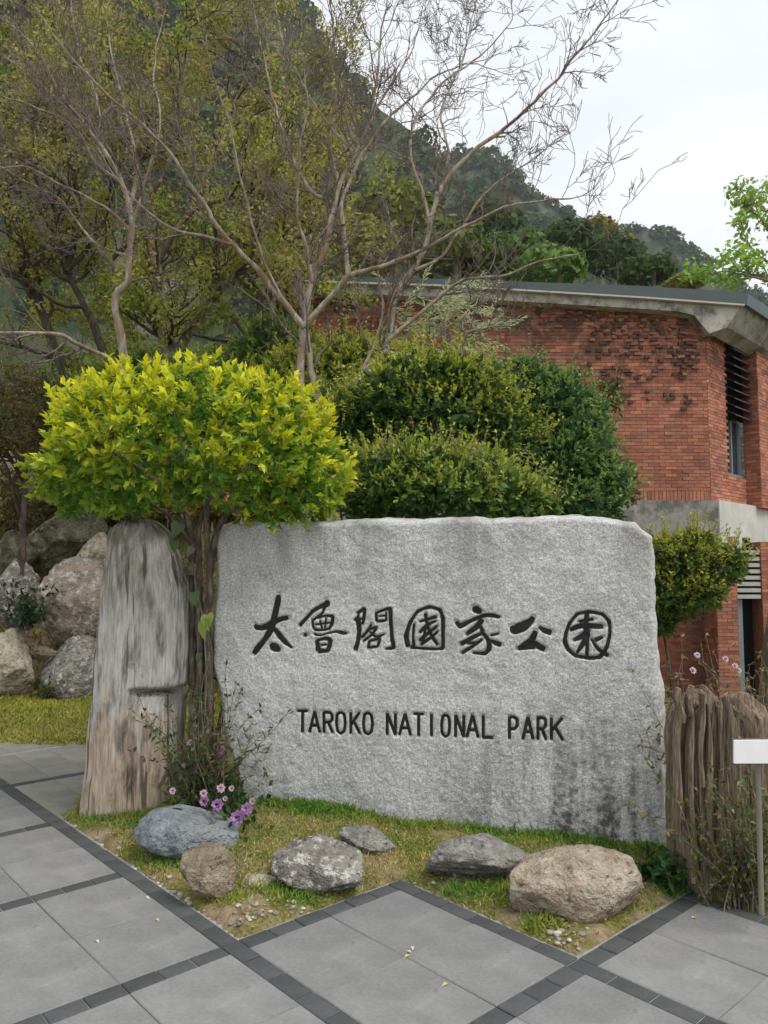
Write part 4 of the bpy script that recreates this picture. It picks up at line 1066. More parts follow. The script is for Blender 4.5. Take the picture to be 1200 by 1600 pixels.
shrub('round shrub peeping out between the slab and the ground floor louvres', [sb(1035, 890, 90, 100, 8.1), sb(1062, 872, 100, 70, 8.0), sb(1118, 886, 84, 66, 8.0), sb(1052, 930, 100, 70, 8.0), sb(1095, 922, 70, 60, 7.9), sb(1140, 878, 40, 36, 7.9), sb(1030, 965, 50, 50, 8.1), sb(1085, 850, 50, 34, 8.0)], 2600, 6, .05, .022, (0.537, 0.549, 0.073), (0.098, 0.171, 0.037), .45, nst=1)
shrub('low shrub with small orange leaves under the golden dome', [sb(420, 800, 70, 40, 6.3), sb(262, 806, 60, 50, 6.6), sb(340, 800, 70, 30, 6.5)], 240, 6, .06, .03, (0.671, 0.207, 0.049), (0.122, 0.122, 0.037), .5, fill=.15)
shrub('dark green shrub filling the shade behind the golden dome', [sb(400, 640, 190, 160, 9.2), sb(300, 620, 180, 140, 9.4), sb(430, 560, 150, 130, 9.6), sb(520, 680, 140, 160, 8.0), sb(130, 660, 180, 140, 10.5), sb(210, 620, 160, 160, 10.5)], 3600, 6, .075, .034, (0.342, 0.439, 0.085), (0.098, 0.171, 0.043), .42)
shrub('reddish tipped twiggy shrub touching the brick wall edge', [sb(955, 620, 46, 60, 9.5), sb(975, 760, 50, 70, 9.0)], 300, 5, .05, .02, (0.366, 0.244, 0.073), (0.098, 0.110, 0.037), .5, fill=.08)

shrub('low brownish undergrowth along the top of the boulder bank', [sb(40, 800, 130, 70, 11.6), sb(130, 790, 120, 70, 11.8), sb(215, 790, 110, 70, 11.8), sb(-20, 780, 120, 90, 11.8), sb(280, 780, 110, 80, 12)], 1500, 5, .10, .035, (0.415, 0.366, 0.122), (0.159, 0.159, 0.055), .45, fill=.4)
# feathery grey green drooping plant in front of the roof edge
fe = thing('feathery_shrub', 'grey green feathery foliage drooping before the roof fascia', 'shrub', (at(700, 600, 9.6)[0], 9.6, float(gz(0.8, 9.6))))
lv = Leaves(); t = Tubes()
for q in range(70):
    p = at(R.uniform(615, 765), R.uniform(460, 540), R.uniform(9.2, 10.0)); d = unit(np.array([R.uniform(-.3, 1), R.uniform(-.4, .3), R.uniform(-.35, .45)]))
    P = np.array([p + d * s - UP * .25 * s * s for s in np.linspace(0, .55, 12)]); t.add(P, np.linspace(.005, .002, 12), 3)
    for i in range(1, 12):
        for s in (-1, 1, 0):
            lv.add(P[i][None], (d + np.array([-d[1], d[0], 0]) * s * .9 + RNG.normal(size=3) * .35)[None], (UP + RNG.normal(size=3) * .3)[None], .10, .018, np.array((.52, .57, .34)) * R.uniform(.7, 1.3))
for q in range(6):
    e = at(R.uniform(630, 780), R.uniform(470, 540), 9.6); b = np.array([at(700, 600, 9.6)[0], 9.6, float(gz(.8, 9.6))]); P = spline(np.array([b, (b + e) / 2 + [R.uniform(-.2, .2), 0, .2], e]), .1); t.add(P, np.linspace(.03, .006, len(P)), 5)
t.build('stems', M['bark'], fe); lv.build('foliage', M['fine'], fe)

# ------------------------------------------------------------------ bare trees
def bare_tree(label, base, limbs, dens, lenr, lev, seed, mat, leafc=None, name='bare_tree'):
    root = thing(name, label, 'tree', base)
    tk = Tubes(); tw = Tubes(); out = []
    for k, (pts, Y0, Y1, r0, r1) in enumerate(limbs):
        P, rad = limb(pts, Y0, Y1, r0, r1, .07, .03, seed + 3 * k); tk.add(P, rad, 8)
        T = unit(np.gradient(P, axis=0)); n = len(P); Lt = np.linalg.norm(np.diff(P, axis=0), axis=1).sum()
        for q in range(int(Lt * dens)):
            i = R.randint(n // 4, n - 1) if r0 > .02 else R.randint(2, n - 1)
            if rad[i] > .045: continue
            e = unit(T[i] * .8 + unit(np.cross(T[i], RNG.normal(size=3))) * R.uniform(.4, .9) + UP * .15)
            twigs(tw, P[i], e, R.uniform(*lenr), min(.015, rad[i] * .62), lev, out)
        twigs(tw, P[-1], T[-1], R.uniform(*lenr), rad[-1] * .9, lev, out)
    tk.build('trunk', mat, root); tw.build('twigs', M['twig'], root)
    return root, out
M['twig'] = mat_bark('twig_bark', (0.09, 0.075, 0.067), (0.18, 0.15, 0.132), (0.30, 0.26, 0.23))
Y1_ = 7.6
crape = [([(468, 660), (470, 570), (474, 512), (482, 470), (490, 435), (505, 400), (514, 362), (520, 335)], Y1_, Y1_ + .1, .046, .030),
         ([(505, 650), (490, 592), (482, 545), (475, 512)], Y1_ + .1, Y1_, .036, .032),
         ([(475, 512), (440, 466), (400, 420), (362, 382), (338, 350), (300, 290), (262, 238), (225, 200), (170, 148), (120, 100), (60, 20)], Y1_, Y1_ - 1.2, .036, .006),
         ([(362, 382), (330, 372), (280, 360), (230, 330), (190, 290), (150, 230)], Y1_ - .3, Y1_ - .6, .018, .006),
         ([(475, 510), (510, 470), (545, 432), (585, 420), (640, 400), (690, 372), (740, 345), (790, 322), (850, 314), (890, 312)], Y1_, Y1_ - .9, .034, .006),
         ([(545, 432), (540, 395), (536, 352), (518, 320), (488, 300), (470, 275), (450, 225), (432, 175), (420, 120), (402, 50), (390, -20)], Y1_, Y1_ + .8, .030, .006),
         ([(536, 352), (534, 320), (546, 280), (568, 240), (600, 190), (645, 150), (690, 112), (745, 100)], Y1_, Y1_ + .6, .024, .006),
         ([(520, 335), (530, 290), (555, 240), (580, 180), (588, 110), (600, 30), (612, -30)], Y1_ + .1, Y1_ + .7, .026, .006),
         ([(530, 290), (515, 220), (528, 140), (520, 70), (515, 0)], Y1_ + .2, Y1_ - .8, .02, .006),
         ([(488, 440), (478, 390), (465, 350), (462, 300), (470, 230), (480, 150), (470, 80)], Y1_, Y1_ - .7, .02, .005),
         ([(556, 245), (520, 200), (470, 130), (440, 60), (430, -10)], Y1_ + .4, Y1_ + 1.0, .016, .005),
         ([(580, 180), (620, 120), (650, 60), (665, -10)], Y1_ + .5, Y1_ + .9, .015, .005),
         ([(440, 466), (410, 400), (380, 300), (360, 200), (330, 110), (320, 40)], Y1_ - .1, Y1_ - 1.0, .016, .005)]
bare_tree('bare multi stemmed tree with smooth pale bark forking above the golden dome', at(478, 700, Y1_) * [1, 1, 0] + UP * 0.0, crape, 3.5, (.45, .95), 3, 100, M['pale'])
second = [([(500, 660), (530, 620), (560, 590), (600, 550), (606, 525), (612, 490), (622, 458), (648, 422), (662, 390), (672, 350), (682, 305)], 7.4, 7.3, .046, .024),
          ([(682, 305), (722, 252), (780, 208), (835, 160), (880, 110), (920, 60), (968, 0)], 7.3, 6.8, .026, .006),
          ([(600, 550), (640, 556), (700, 550), (722, 546), (732, 520), (775, 510)], 7.35, 6.9, .026, .007),
          ([(604, 535), (640, 502), (690, 460), (722, 440), (780, 430), (830, 412), (868, 402), (905, 395)], 7.35, 7.0, .026, .006),
          ([(672, 350), (660, 300), (640, 240), (652, 180), (690, 132), (750, 88), (800, 30)], 7.3, 7.8, .02, .006),
          ([(682, 305), (700, 240), (690, 170), (720, 100), (740, 20)], 7.3, 8.0, .018, .005),
          ([(648, 422), (690, 400), (730, 340), (770, 290), (830, 250), (880, 210)], 7.3, 7.8, .018, .005),
          ([(560, 590), (585, 540), (600, 480), (590, 420), (610, 360), (600, 300)], 7.4, 7.7, .02, .006)]
bare_tree('bare tree with crooked leaning pale stem and one long limb against the sky', at(500, 700, 7.4) * [1, 1, 0], second, 4.0, (.28, .6), 3, 200, M['pale'])
third = [([(196, 600), (194, 560), (190, 522), (178, 488), (184, 456), (200, 440), (200, 400), (206, 350), (200, 318), (186, 272), (160, 230), (128, 190), (92, 142), (60, 82), (20, 40)], 7.8, 7.4, .050, .006),
         ([(202, 330), (212, 262), (196, 180), (176, 100), (165, 20)], 7.75, 8.2, .026, .006),
         ([(190, 285), (150, 255), (118, 200), (70, 172), (0, 150)], 7.7, 7.0, .02, .006),
         ([(204, 360), (160, 320), (100, 290), (40, 262), (-20, 262)], 7.75, 7.2, .018, .006),
         ([(200, 400), (150, 380), (90, 310), (30, 280)], 7.8, 8.4, .016, .005),
         ([(206, 350), (230, 270), (250, 190), (240, 100), (260, 20)], 7.75, 8.2, .02, .006),
         ([(196, 590), (170, 560), (140, 548), (112, 535), (84, 521), (0, 518), (-40, 516)], 7.8, 6.6, .026, .014),
         ([(160, 230), (150, 150), (120, 70), (110, -10)], 7.6, 7.9, .016, .005), ([(128, 190), (60, 130), (10, 90), (-40, 60)], 7.5, 7.2, .014, .005)]
bare_tree('bare crooked tree with a wavering pale stem behind the left of the golden dome', at(196, 700, 7.8) * [1, 1, 0], third, 3.6, (.4, .9), 3, 300, M['pale'])

# ------------------------------------------------------------------ leafy trees behind
def leafy_tree(label, base, limbs, dens, lenr, lev, per, L, Wd, cols, seed, mat, leafmat='fine', name='leafy_tree', spread=.07, group=None, gap=-.06):
    root = thing(name, label, 'tree', base, group)
    tk = Tubes(); tw = Tubes() if lev > 1 else tk; out = []
    for k, (pts, Y0, Y1, r0, r1) in enumerate(limbs):
        P, rad = limb(pts, Y0, Y1, r0, r1, .1, .05, seed + 3 * k); tk.add(P, rad, 8)
        T = unit(np.gradient(P, axis=0)); n = len(P); Lt = np.linalg.norm(np.diff(P, axis=0), axis=1).sum()
        for q in range(max(1, int(Lt * dens))):
            i = R.randint(n // 3, n - 1)
            e = unit(T[i] * .5 + unit(np.cross(T[i], RNG.normal(size=3))) * R.uniform(.5, 1.1) + UP * .1)
            twigs(tw, P[i], e, R.uniform(*lenr), min(.034, rad[i] * .6), lev, out, wob=.34, kids=(3, 4))
    tk.build('trunk', mat, root)
    if lev > 1: tw.build('twigs', M['darkbark'], root)
    lv = Leaves(); cols = np.array(cols)
    Q = np.vstack([P[np.random.default_rng(seed + i).integers(len(P) // 4, len(P), per)] for i, (P, l) in enumerate(out) if l <= 1])
    Q = Q[fbm(Q * 1.5, 3, seed + 77) > gap]; Q = Q + RNG.normal(size=Q.shape) * spread * np.array([1, 1, .6]); n = len(Q)
    tone = .75 + .5 * (fbm(Q * 1.1, 3, seed) * .5 + .5)
    ci = np.clip(((fbm(Q * .8 + 40, 3, seed + 9) * .9 + .5) * len(cols) + RNG.normal(size=n) * .8).astype(int), 0, len(cols) - 1)
    s = RNG.uniform(.6, 1.2, n)
    lv.add(Q, RNG.normal(size=(n, 3)) + [0, 0, -.15], unit(UP + RNG.normal(size=(n, 3)) * .8), L * s, Wd * s, cols[ci] * tone[:, None] * RNG.uniform(.75, 1.25, (n, 1)))
    lv.build('crown', M[leafmat], root)
    return root
YG = [(0.27, 0.33, 0.07), (0.40, 0.41, 0.08), (0.47, 0.43, 0.12), (0.46, 0.36, 0.17), (0.33, 0.37, 0.08)]
Yt = 10.5
leafy_tree('broad tree with fine yellow green leaves and a dark forked trunk', at(270, 720, Yt) * [1, 1, 0] + UP * 1.2,
    [([(268, 640), (264, 560), (256, 500), (242, 412)], Yt, Yt, .13, .09), ([(242, 412), (290, 342), (340, 312), (430, 300), (500, 285)], Yt, Yt - .5, .06, .015), ([(242, 412), (226, 330), (216, 270), (206, 190), (170, 100), (150, 10)], Yt, Yt + 1, .06, .015),
     ([(275, 560), (300, 510), (335, 466), (382, 420), (440, 382), (505, 350)], Yt, Yt - .6, .085, .02), ([(290, 342), (330, 260), (370, 160), (380, 60), (390, -40)], Yt, Yt + 1.2, .04, .012), ([(256, 500), (200, 440), (150, 380), (110, 300), (60, 200)], Yt, Yt - .5, .05, .015),
     ([(226, 330), (270, 240), (280, 140), (300, 20)], Yt, Yt - .8, .04, .012), ([(382, 420), (420, 470), (440, 520)], Yt - .3, Yt - 1.0, .03, .01), ([(335, 466), (350, 380), (400, 330), (440, 230), (460, 150)], Yt - .3, Yt + .8, .035, .012)],
    4.2, (.7, 1.4), 2, 30, .075, .042, YG, 400, M['bark'], group='yellow green trees on the bank')
leafy_tree('spreading tree with olive yellow leaves and dark leaning stems at the end of the bank', at(60, 720, 11.5) * [1, 1, 0] + UP * 1.8,
    [([(120, 640), (90, 560), (60, 480), (20, 430), (-60, 380)], 11.5, 11.2, .10, .03), ([(175, 620), (160, 540), (105, 425), (82, 320), (40, 260)], 11.5, 11.0, .08, .02), ([(60, 480), (20, 380), (0, 280), (-20, 150), (0, 20)], 11.5, 12.2, .06, .015),
     ([(105, 425), (120, 320), (100, 200), (80, 80), (90, -30)], 11.3, 12, .05, .015), ([(82, 320), (30, 220), (-20, 120)], 11, 10.6, .03, .012), ([(90, 560), (20, 540), (-60, 520)], 11.5, 11, .05, .015), ([(105, 425), (160, 350), (180, 250), (200, 120)], 11.2, 12, .04, .012)],
    4.2, (.7, 1.4), 2, 30, .08, .044, YG, 500, M['darkbark'], group='yellow green trees on the bank')
leafy_tree('small dark tree with rusty olive leaves leaning over the bank boulders', at(38, 880, 9.6) * [1, 1, 0] + UP * .6,
    [([(34, 900), (36, 820), (42, 760), (36, 720), (10, 690), (-20, 650)], 9.6, 9.4, .055, .02), ([(42, 760), (20, 720), (0, 660), (20, 620)], 9.6, 9.4, .03, .01), ([(36, 720), (60, 670), (70, 630)], 9.6, 9.3, .03, .008), ([(30, 800), (12, 740), (-6, 690)], 9.6, 9.2, .026, .01), ([(10, 690), (40, 640), (50, 600)], 9.5, 9.5, .02, .008)],
    6.0, (.35, .7), 2, 14, .06, .028, [(0.10, 0.09, 0.03), (0.14, 0.12, 0.035), (0.17, 0.11, 0.045), (0.11, 0.12, 0.03)], 600, M['darkbark'], spread=.07, gap=-.5)
leafy_tree('slim olive leaved tree in the gap behind the golden dome', at(400, 760, 13.5) * [1, 1, 0] + UP * 2.0,
    [([(405, 640), (400, 540), (408, 440), (395, 340), (400, 250)], 13.5, 13.5, .10, .02), ([(400, 540), (425, 470), (440, 400), (450, 320)], 13.5, 13.2, .05, .015), ([(400, 540), (350, 480), (310, 420), (280, 360)], 13.5, 13.8, .05, .015), ([(405, 600), (340, 580), (270, 560), (180, 560)], 13.5, 13, .05, .012), ([(405, 620), (300, 620), (160, 610), (60, 600)], 13.5, 13, .05, .012), ([(400, 540), (300, 520), (220, 480), (140, 470)], 13.5, 14, .04, .012)],
    3.6, (.7, 1.3), 2, 24, .09, .05, [(0.26, 0.36, 0.06), (0.40, 0.46, 0.07), (0.50, 0.50, 0.08), (0.18, 0.27, 0.05)], 450, M['darkbark'], group='yellow green trees on the bank')
# the tree at the other end, behind the roof
leafy_tree('sparse tree with fresh light green leaf tufts behind the roof corner', at(1260, 800, 21) * [1, 1, 0] - UP * 1.0,
    [([(1270, 800), (1258, 600), (1240, 480), (1215, 420)], 21, 21, .16, .08), ([(1215, 420), (1180, 395), (1165, 370), (1150, 350)], 21, 20.5, .05, .012), ([(1240, 470), (1205, 440), (1160, 425), (1130, 420)], 21, 20.4, .06, .015), ([(1215, 420), (1205, 370), (1188, 340), (1175, 310), (1165, 292)], 21, 21, .05, .012), ([(1215, 420), (1212, 340), (1200, 300)], 21, 21.5, .04, .012), ([(1205, 440), (1165, 430), (1130, 424), (1100, 436)], 20.6, 20.2, .04, .012), ([(1188, 340), (1172, 328), (1158, 322)], 21, 20.8, .03, .01)],
    3.0, (.3, .6), 1, 8, .2, .11, [(0.20, 0.36, 0.05), (0.28, 0.46, 0.07), (0.36, 0.52, 0.08), (0.24, 0.28, 0.14)], 700, M['bark'], 'leaf', spread=.14, gap=-.5)
_l = Leaves()

# woodland edge behind the building: trees one can tell apart
def round_tree(label, px, py, w, h, Y, cols, seed, n=900):
    s = Y / FPX; c = at(px, py, Y); r = np.array([w * s / 2, w * s / 2, h * s / 2]); base_ = (c[0], Y, c[2] - r[2] - 2.5)
    root = thing('woodland_tree', label, 'tree', base_, 'trees on the slope behind the roof')
    t = Tubes(); P = np.array([[c[0] + .1 * q, Y, base_[2] - 2 + (c[2] - base_[2] + 2) * q / 5] for q in range(6)]); t.add(P, np.linspace(.3, .1, 6), 6); t.build('trunk', M['bark'], root)
    d = sphere_dirs(n, -.5); lump = 1 + .35 * fbm(d * 2.4 + seed, 3, seed)[:, None]
    Q = c + d * r * lump * RNG.uniform(.75, 1.05, (n, 1)); cc = 1.7 * np.array(cols) * RNG.uniform(.6, 1.4, (n, 1)) * (1 + .35 * fbm(d * 3 + seed, 2, seed)[:, None])
    V, F, c_ = leaf_cards(Q, unit(d + RNG.normal(size=d.shape) * .5), r[0] * RNG.uniform(.07, .15, n), cc)
    link('crown', mesh_data('crown', V, F, M['far'], c_), root)
WT = [('broad dark green tree right over the roof line', 890, 385, 110, 70, (0.035, 0.06, 0.02)), ('mid green rounded tree low above the roof', 800, 405, 120, 80, (0.06, 0.10, 0.025)), ('bright green tree low above the roof edge', 860, 420, 110, 60, (0.09, 0.15, 0.035)), ('olive tree touched with brown above the roof', 935, 365, 60, 50, (0.13, 0.11, 0.035)),
      ('dark tree beside the olive tree', 960, 405, 90, 70, (0.035, 0.06, 0.025)), ('mossy green tree behind the feathery shrub', 700, 395, 130, 100, (0.08, 0.10, 0.03)), ('deep green tree on the mountain foot', 760, 360, 110, 70, (0.04, 0.065, 0.022)), ('golden brown small tree at the foot of the low hill', 970, 382, 46, 34, (0.20, 0.15, 0.04)),
      ('dull green tree at the end of the roof line', 1010, 425, 90, 44, (0.05, 0.075, 0.025)), ('yellow green bush just above the roof sheet', 1075, 440, 60, 24, (0.15, 0.16, 0.04)), ('olive green tree among the bare twigs', 620, 350, 140, 130, (0.10, 0.11, 0.03)), ('yellowish tree behind the pale forked stem', 560, 400, 130, 120, (0.15, 0.145, 0.035)),
      ('dark green tree low behind the pale forked stem', 480, 460, 140, 120, (0.05, 0.075, 0.022)), ('fresh green tree behind the diagonal limb', 410, 420, 140, 130, (0.10, 0.125, 0.03))]
for k, (lb, px, py, w, h, c) in enumerate(WT): round_tree(lb, px, py, w, h, [52, 44, 40, 60, 56, 42, 70, 75, 46, 38, 45, 36, 30, 28][k], c, 900 + k, 1100)

# ------------------------------------------------------------------ climbing herbs with pink flowers at the foot of the golden tree
def blossom(lv, p, r, col, facing):
    n = unit(facing); t = unit(np.cross(n, [.3, .2, .9])); b = np.cross(n, t)
    for q in range(16):
        a = q * 2.4; e = (q / 16) ** .5; d = t * math.cos(a) * e + b * math.sin(a) * e + n * (1.05 - e)
        lv.add((np.array(p) + unit(d) * r * .35)[None], (d + n * .2)[None], n[None], r * .62, r * .6, np.array(col) * R.uniform(.85, 1.1))
fl = thing('flowering_herb', 'straggling green herb with small pink flowers between the tall stump and the slab', 'plant', at(330, 1275, 4.85) * [1, 1, 0])
lv = Leaves(); t = Tubes()
for q in range(105):
    px = R.gauss(328, 22); base_ = np.array([at(px, 1270, 4.85)[0], R.uniform(4.62, 4.9), .06]); hgt = R.uniform(.2, 1.02) * (1 - abs(px - 330) / 110)
    d = np.array([R.gauss(0, .12), R.gauss(-.04, .06), 1]); P = [base_]
    for i in range(10): P.append(P[-1] + unit(d) * hgt / 10); d = d + RNG.normal(size=3) * .16
    P = np.array(P); t.add(P, np.linspace(.004, .0018, 11), 3)
    gcol = [(0.05, 0.10, 0.02), (0.10, 0.14, 0.03), (0.16, 0.15, 0.05), (0.12, 0.09, 0.05)][R.choices(range(4), [4, 4, 2, 2])[0]]
    for i in range(1, 11):
        for z in range(3): lv.add(P[i][None], (RNG.normal(size=3) + [0, 0, .3])[None], (UP + RNG.normal(size=3) * .5)[None], R.uniform(.03, .055), R.uniform(.012, .022), np.array(gcol) * R.uniform(.7, 1.3))
for q in range(280):                                     # fuller leaves round the foot
    p = np.array([at(R.gauss(345, 34), 1270, 4.6)[0], R.uniform(4.35, 4.75), 0.05 + abs(R.gauss(0, .14))])
    lv.add(p[None], (RNG.normal(size=3) + [0, -.5, .3])[None], (UP + RNG.normal(size=3) * .5)[None], R.uniform(.045, .075), R.uniform(.025, .04), np.array((.035, .085, .02)) * R.uniform(.7, 1.6))
t.build('stems', M['bark'], fl); lv.build('foliage', M['leaf'], fl)
for px, py, r, c in [(372, 1278, 17, 0), (386, 1264, 14, 0), (340, 1258, 14, 0), (320, 1252, 12, 0), (318, 1240, 9, 1), (296, 1218, 8, 1), (270, 1236, 8, 1), (346, 1172, 11, 0), (298, 1160, 8, 1), (345, 1232, 10, 1), (395, 1252, 8, 1), (300, 1204, 7, 1), (362, 1232, 7, 1), (304, 1212, 7, 0), (288, 1196, 6, 1), (352, 1248, 6, 1)]:
    l = Leaves(); blossom(l, at(px, py, 4.36 if py > 1225 else 4.7), r / FPX * 4.5 * .75, [(0.50, 0.27, 0.56), (0.70, 0.52, 0.62)][c], np.array([R.gauss(0, .3), -1, .4])); l.build('flower', M['petal'], fl)
# big heart shaped leaves of a climber on the stem
cl = thing('climber', 'climbing vine with broad yellow green leaves on the golden tree stem', 'plant', at(318, 1262, GY - .1) * [1, 1, 0])
t = Tubes(); P, rad = limb([(322, 1262), (318, 1150), (322, 1040), (316, 960), (306, 920), (304, 880)], GY - .12, GY - .1, .006, .004, .05, .02, 77); t.add(P, rad, 5); t.build('stem', M['bark'], cl)
for px, py, s_, c in [(318, 985, .13, (.25, .33, .06)), (324, 975, .11, (.30, .36, .08)), (302, 940, .10, (.08, .15, .04)), (280, 832, .11, (.12, .17, .08)), (272, 860, .08, (.10, .15, .06)), (300, 870, .07, (.14, .18, .10)), (312, 1035, .06, (.06, .11, .03))]:
    o_ = at(px, py - 14, GY - .2); dd_ = unit(np.array([R.gauss(.1, .3), -.35, -.9])); nn_ = unit(np.array([R.gauss(0, .3), -1, .2])); tt_ = unit(np.cross(dd_, nn_)); nn_ = np.cross(tt_, dd_)
    oc = [(0, 0), (-.12, .22), (-.04, .42), (.15, .5), (.38, .42), (.6, .28), (.82, .12), (1, 0)]
    mid = [o_ + dd_ * a_ * s_ - nn_ * .10 * s_ * a_ ** 2 for a_ in (0, .15, .38, .6, .82, 1)]
    Lf = [o_ + dd_ * a_ * s_ + tt_ * b_ * s_ * .85 + nn_ * .12 * s_ * b_ for a_, b_ in oc[1:-1]]; Rt = [o_ + dd_ * a_ * s_ - tt_ * b_ * s_ * .85 + nn_ * .12 * s_ * b_ for a_, b_ in oc[1:-1]]
    mm_ = MB(); mm_.add(mid + Lf + Rt, [(0, 6, 7), (0, 7, 8, 1), (1, 8, 9, 2), (2, 9, 10, 3), (3, 10, 11, 4), (4, 11, 5), (0, 13, 12), (0, 1, 14, 13), (1, 2, 15, 14), (2, 3, 16, 15), (3, 4, 17, 16), (4, 5, 17)], c)
    mm_.build('leaf', M['leaf'], cl, col=True)

# ------------------------------------------------------------------ herbs round the short stump, sign
def herb(label, spots_, n, hgt, cols, leafL, seed, name='herb', flowers=None, lean=.18, wig=.16, stemr=.004, nleaf=3, fpal=(0.78, 0.62, 0.66), group=None):
    c = np.mean([s[:2] for s in spots_], 0); root = thing(name, label, 'plant', (c[0], c[1], spots_[0][2]), group)
    lv = Leaves(); t = Tubes(); tips = []
    for q in range(n):
        s = spots_[q % len(spots_)]; b = np.array([s[0] + R.gauss(0, s[3]), s[1] + R.gauss(0, s[3] * .7), s[2]]); h = R.uniform(*hgt)
        d = np.array([R.gauss(0, lean), R.gauss(0, lean), 1]); P = [b]
        for i in range(10): P.append(P[-1] + unit(d) * h / 10); d = d + RNG.normal(size=3) * wig
        P = np.array(P); t.add(P, np.linspace(stemr, stemr * .4, 11), 3); tips.append(P[-1])
        for i in range(2, 11):
            for z in range(nleaf): lv.add(P[i][None], (RNG.normal(size=3) + [0, 0, .2])[None], (UP + RNG.normal(size=3) * .5)[None], leafL * R.uniform(.6, 1.2), leafL * .4, np.array(cols[R.randrange(len(cols))]) * R.uniform(.7, 1.3))
    t.build('stems', M['twig'], root); lv.build('foliage', M['leaf'], root)
    for p, r in (flowers or []):
        l = Leaves(); blossom(l, p, r, fpal, np.array([R.gauss(0, .3), -1, .5])); l.build('flower', M['petal'], root)
    return root
def sp(px, Y, sd_=.08):
    x = at(px, 1300, Y)[0]; return (x, Y, float(gz(x, Y)), sd_)
herb('scrambling leafy herb growing up the front of the short stump', [sp(1150, 3.76, .05), sp(1170, 3.74, .06), sp(1195, 3.72, .06), sp(1130, 3.78, .04)], 60, (.25, .85), [(0.12, 0.16, 0.04), (0.22, 0.22, 0.06), (0.09, 0.15, 0.045), (0.26, 0.22, 0.08)], .036, 1, wig=.17, lean=.10, nleaf=5)
herb('dry straw coloured herb with pale pink flowers behind the short stump', [sp(1100, 4.6, .10), sp(1140, 4.7, .12), sp(1180, 4.7, .12)], 90, (.7, 1.18), [(0.22, 0.19, 0.08), (0.16, 0.15, 0.05), (0.28, 0.22, 0.10)], .04, 2, 
     flowers=[(at(1089, 1024, 4.5), .022), (at(1133, 1030, 4.5), .022), (at(1148, 1041, 4.5), .022), (at(1082, 1048, 4.5), .024), (at(1154, 1048, 4.5), .02)], wig=.2)
herb('green herb tuft at the slab foot beside the short stump', [sp(1030, 4.02, .05), sp(1045, 3.95, .04)], 26, (.06, .16), [(0.05, 0.12, 0.03), (0.07, 0.15, 0.03)], .07, 3, lean=.5, nleaf=2)
herb('grassy weeds filling the gap between slab and short stump', [sp(1060, 4.7, .06), sp(1050, 4.9, .08)], 40, (.2, .8), [(0.08, 0.12, 0.03), (0.15, 0.15, 0.05)], .06, 4)
herb('clump of long dark leaves hanging between the bank boulders', [(*at(42, 985, 8.9)[:2], at(42, 985, 8.9)[2], .05)], 40, (.3, .6), [(0.03, 0.07, 0.025)], .10, 5, lean=.35, nleaf=1)
herb('tuft of grass at the foot of the grey bank boulder', [(*gr(72, 1112)[:2], .03, .08)], 30, (.12, .4), [(0.10, 0.13, 0.035), (0.15, 0.15, 0.05)], .08, 6, nleaf=1)
for px_, lb_ in ((60, 'dry tan grass tuft above the round rusty boulder'), (150, 'dry tan grass tuft over the small cream rock'), (210, 'dry tan grass tuft just behind the tall stump top')): herb(lb_, [(*at(px_, 850, 11)[:2], float(gz(*at(px_, 850, 11)[:2])), .22)], 60, (.3, .7), [(0.22, 0.18, 0.08), (0.14, 0.14, 0.05), (0.27, 0.2, 0.09)], .10, 7, nleaf=1, group='dry grass tufts on the bank')
sg_ = thing('sign', 'small blank white board on a thin post before the short stump', 'sign', (at(1190, 1425, 3.45)[0], 3.45, 0))
m = MB(); a, b = at(1147, 1193, 3.40), at(1147, 1157, 3.40)
m.prism([a, a + np.array([.42, .02, -.004]), b + np.array([.42, .02, 0]), b], (0, .012, 0)); m.build('board', M['white'], sg_)
m = MB(); m.prism([a + np.array([-.003, .0125, -.006]), a + np.array([.42, .032, -.010]), b + np.array([.42, .032, .004]), b + np.array([-.003, .0125, .004])], (0, .01, 0)); m.build('back_frame', M['backing'], sg_)
t = Tubes(); P = np.array([at(1184 + 6 * q, 1192 + 236 * q, 3.45) for q in np.linspace(0, 1, 6)]); t.add(P, .012, 10); t.build('post', M['post'], sg_)

# ------------------------------------------------------------------ grass, pebbles, fallen leaves
def scatter(n, x0, x1, y0, y1):
    x = RNG.uniform(x0, x1, n); y = RNG.uniform(y0, y1, n); d = bed(x, y); k = d > .015
    return x[k], y[k], d[k]
def on_stone(x, y):
    P = np.stack([x, y, 0 * x], -1) - PL; u = P @ SU; v = P @ SN
    return (u > -.0) & (u < 2.75) & (v < .0) & (v > -.45)
def grass(name, label, x, y, h, cols, seed, w=.006):
    z = gz(x, y); n = len(x); P = np.stack([x, y, z - .004], -1)
    ci = np.clip(((fbm(P * 2.6, 3, seed) * 1.1 + .5) * len(cols) + RNG.normal(size=n) * .7).astype(int), 0, len(cols) - 1)
    D = np.stack([RNG.normal(size=n) * .55, RNG.normal(size=n) * .55, np.ones(n)], -1)
    lv = Leaves(); lv.add(P, D, unit(RNG.normal(size=(n, 3)) + [0, -1, .4]), h, w, np.array(cols)[ci] * RNG.uniform(.7, 1.3, (n, 1)))
    o = lv.build(name, M['grass'], None, droop=.3); tag(o, label, 'grass', None, 'stuff')
x, y, d = scatter(60000, -2.3, 2.2, 3.2, 5.4)
nb = fbm(np.stack([x * 2.2, y * 2.2, 0 * x], -1), 4, 71)
nb = nb + .35 * fbm(np.stack([x * 7, y * 7, 0 * x], -1), 3, 99)
k = (nb > -.14 + .25 * (d < .09)) & ~on_stone(x, y) & (RNG.random(len(x)) < .25 + .75 * sstep((nb + .3) / .3)); x, y = x[k], y[k]
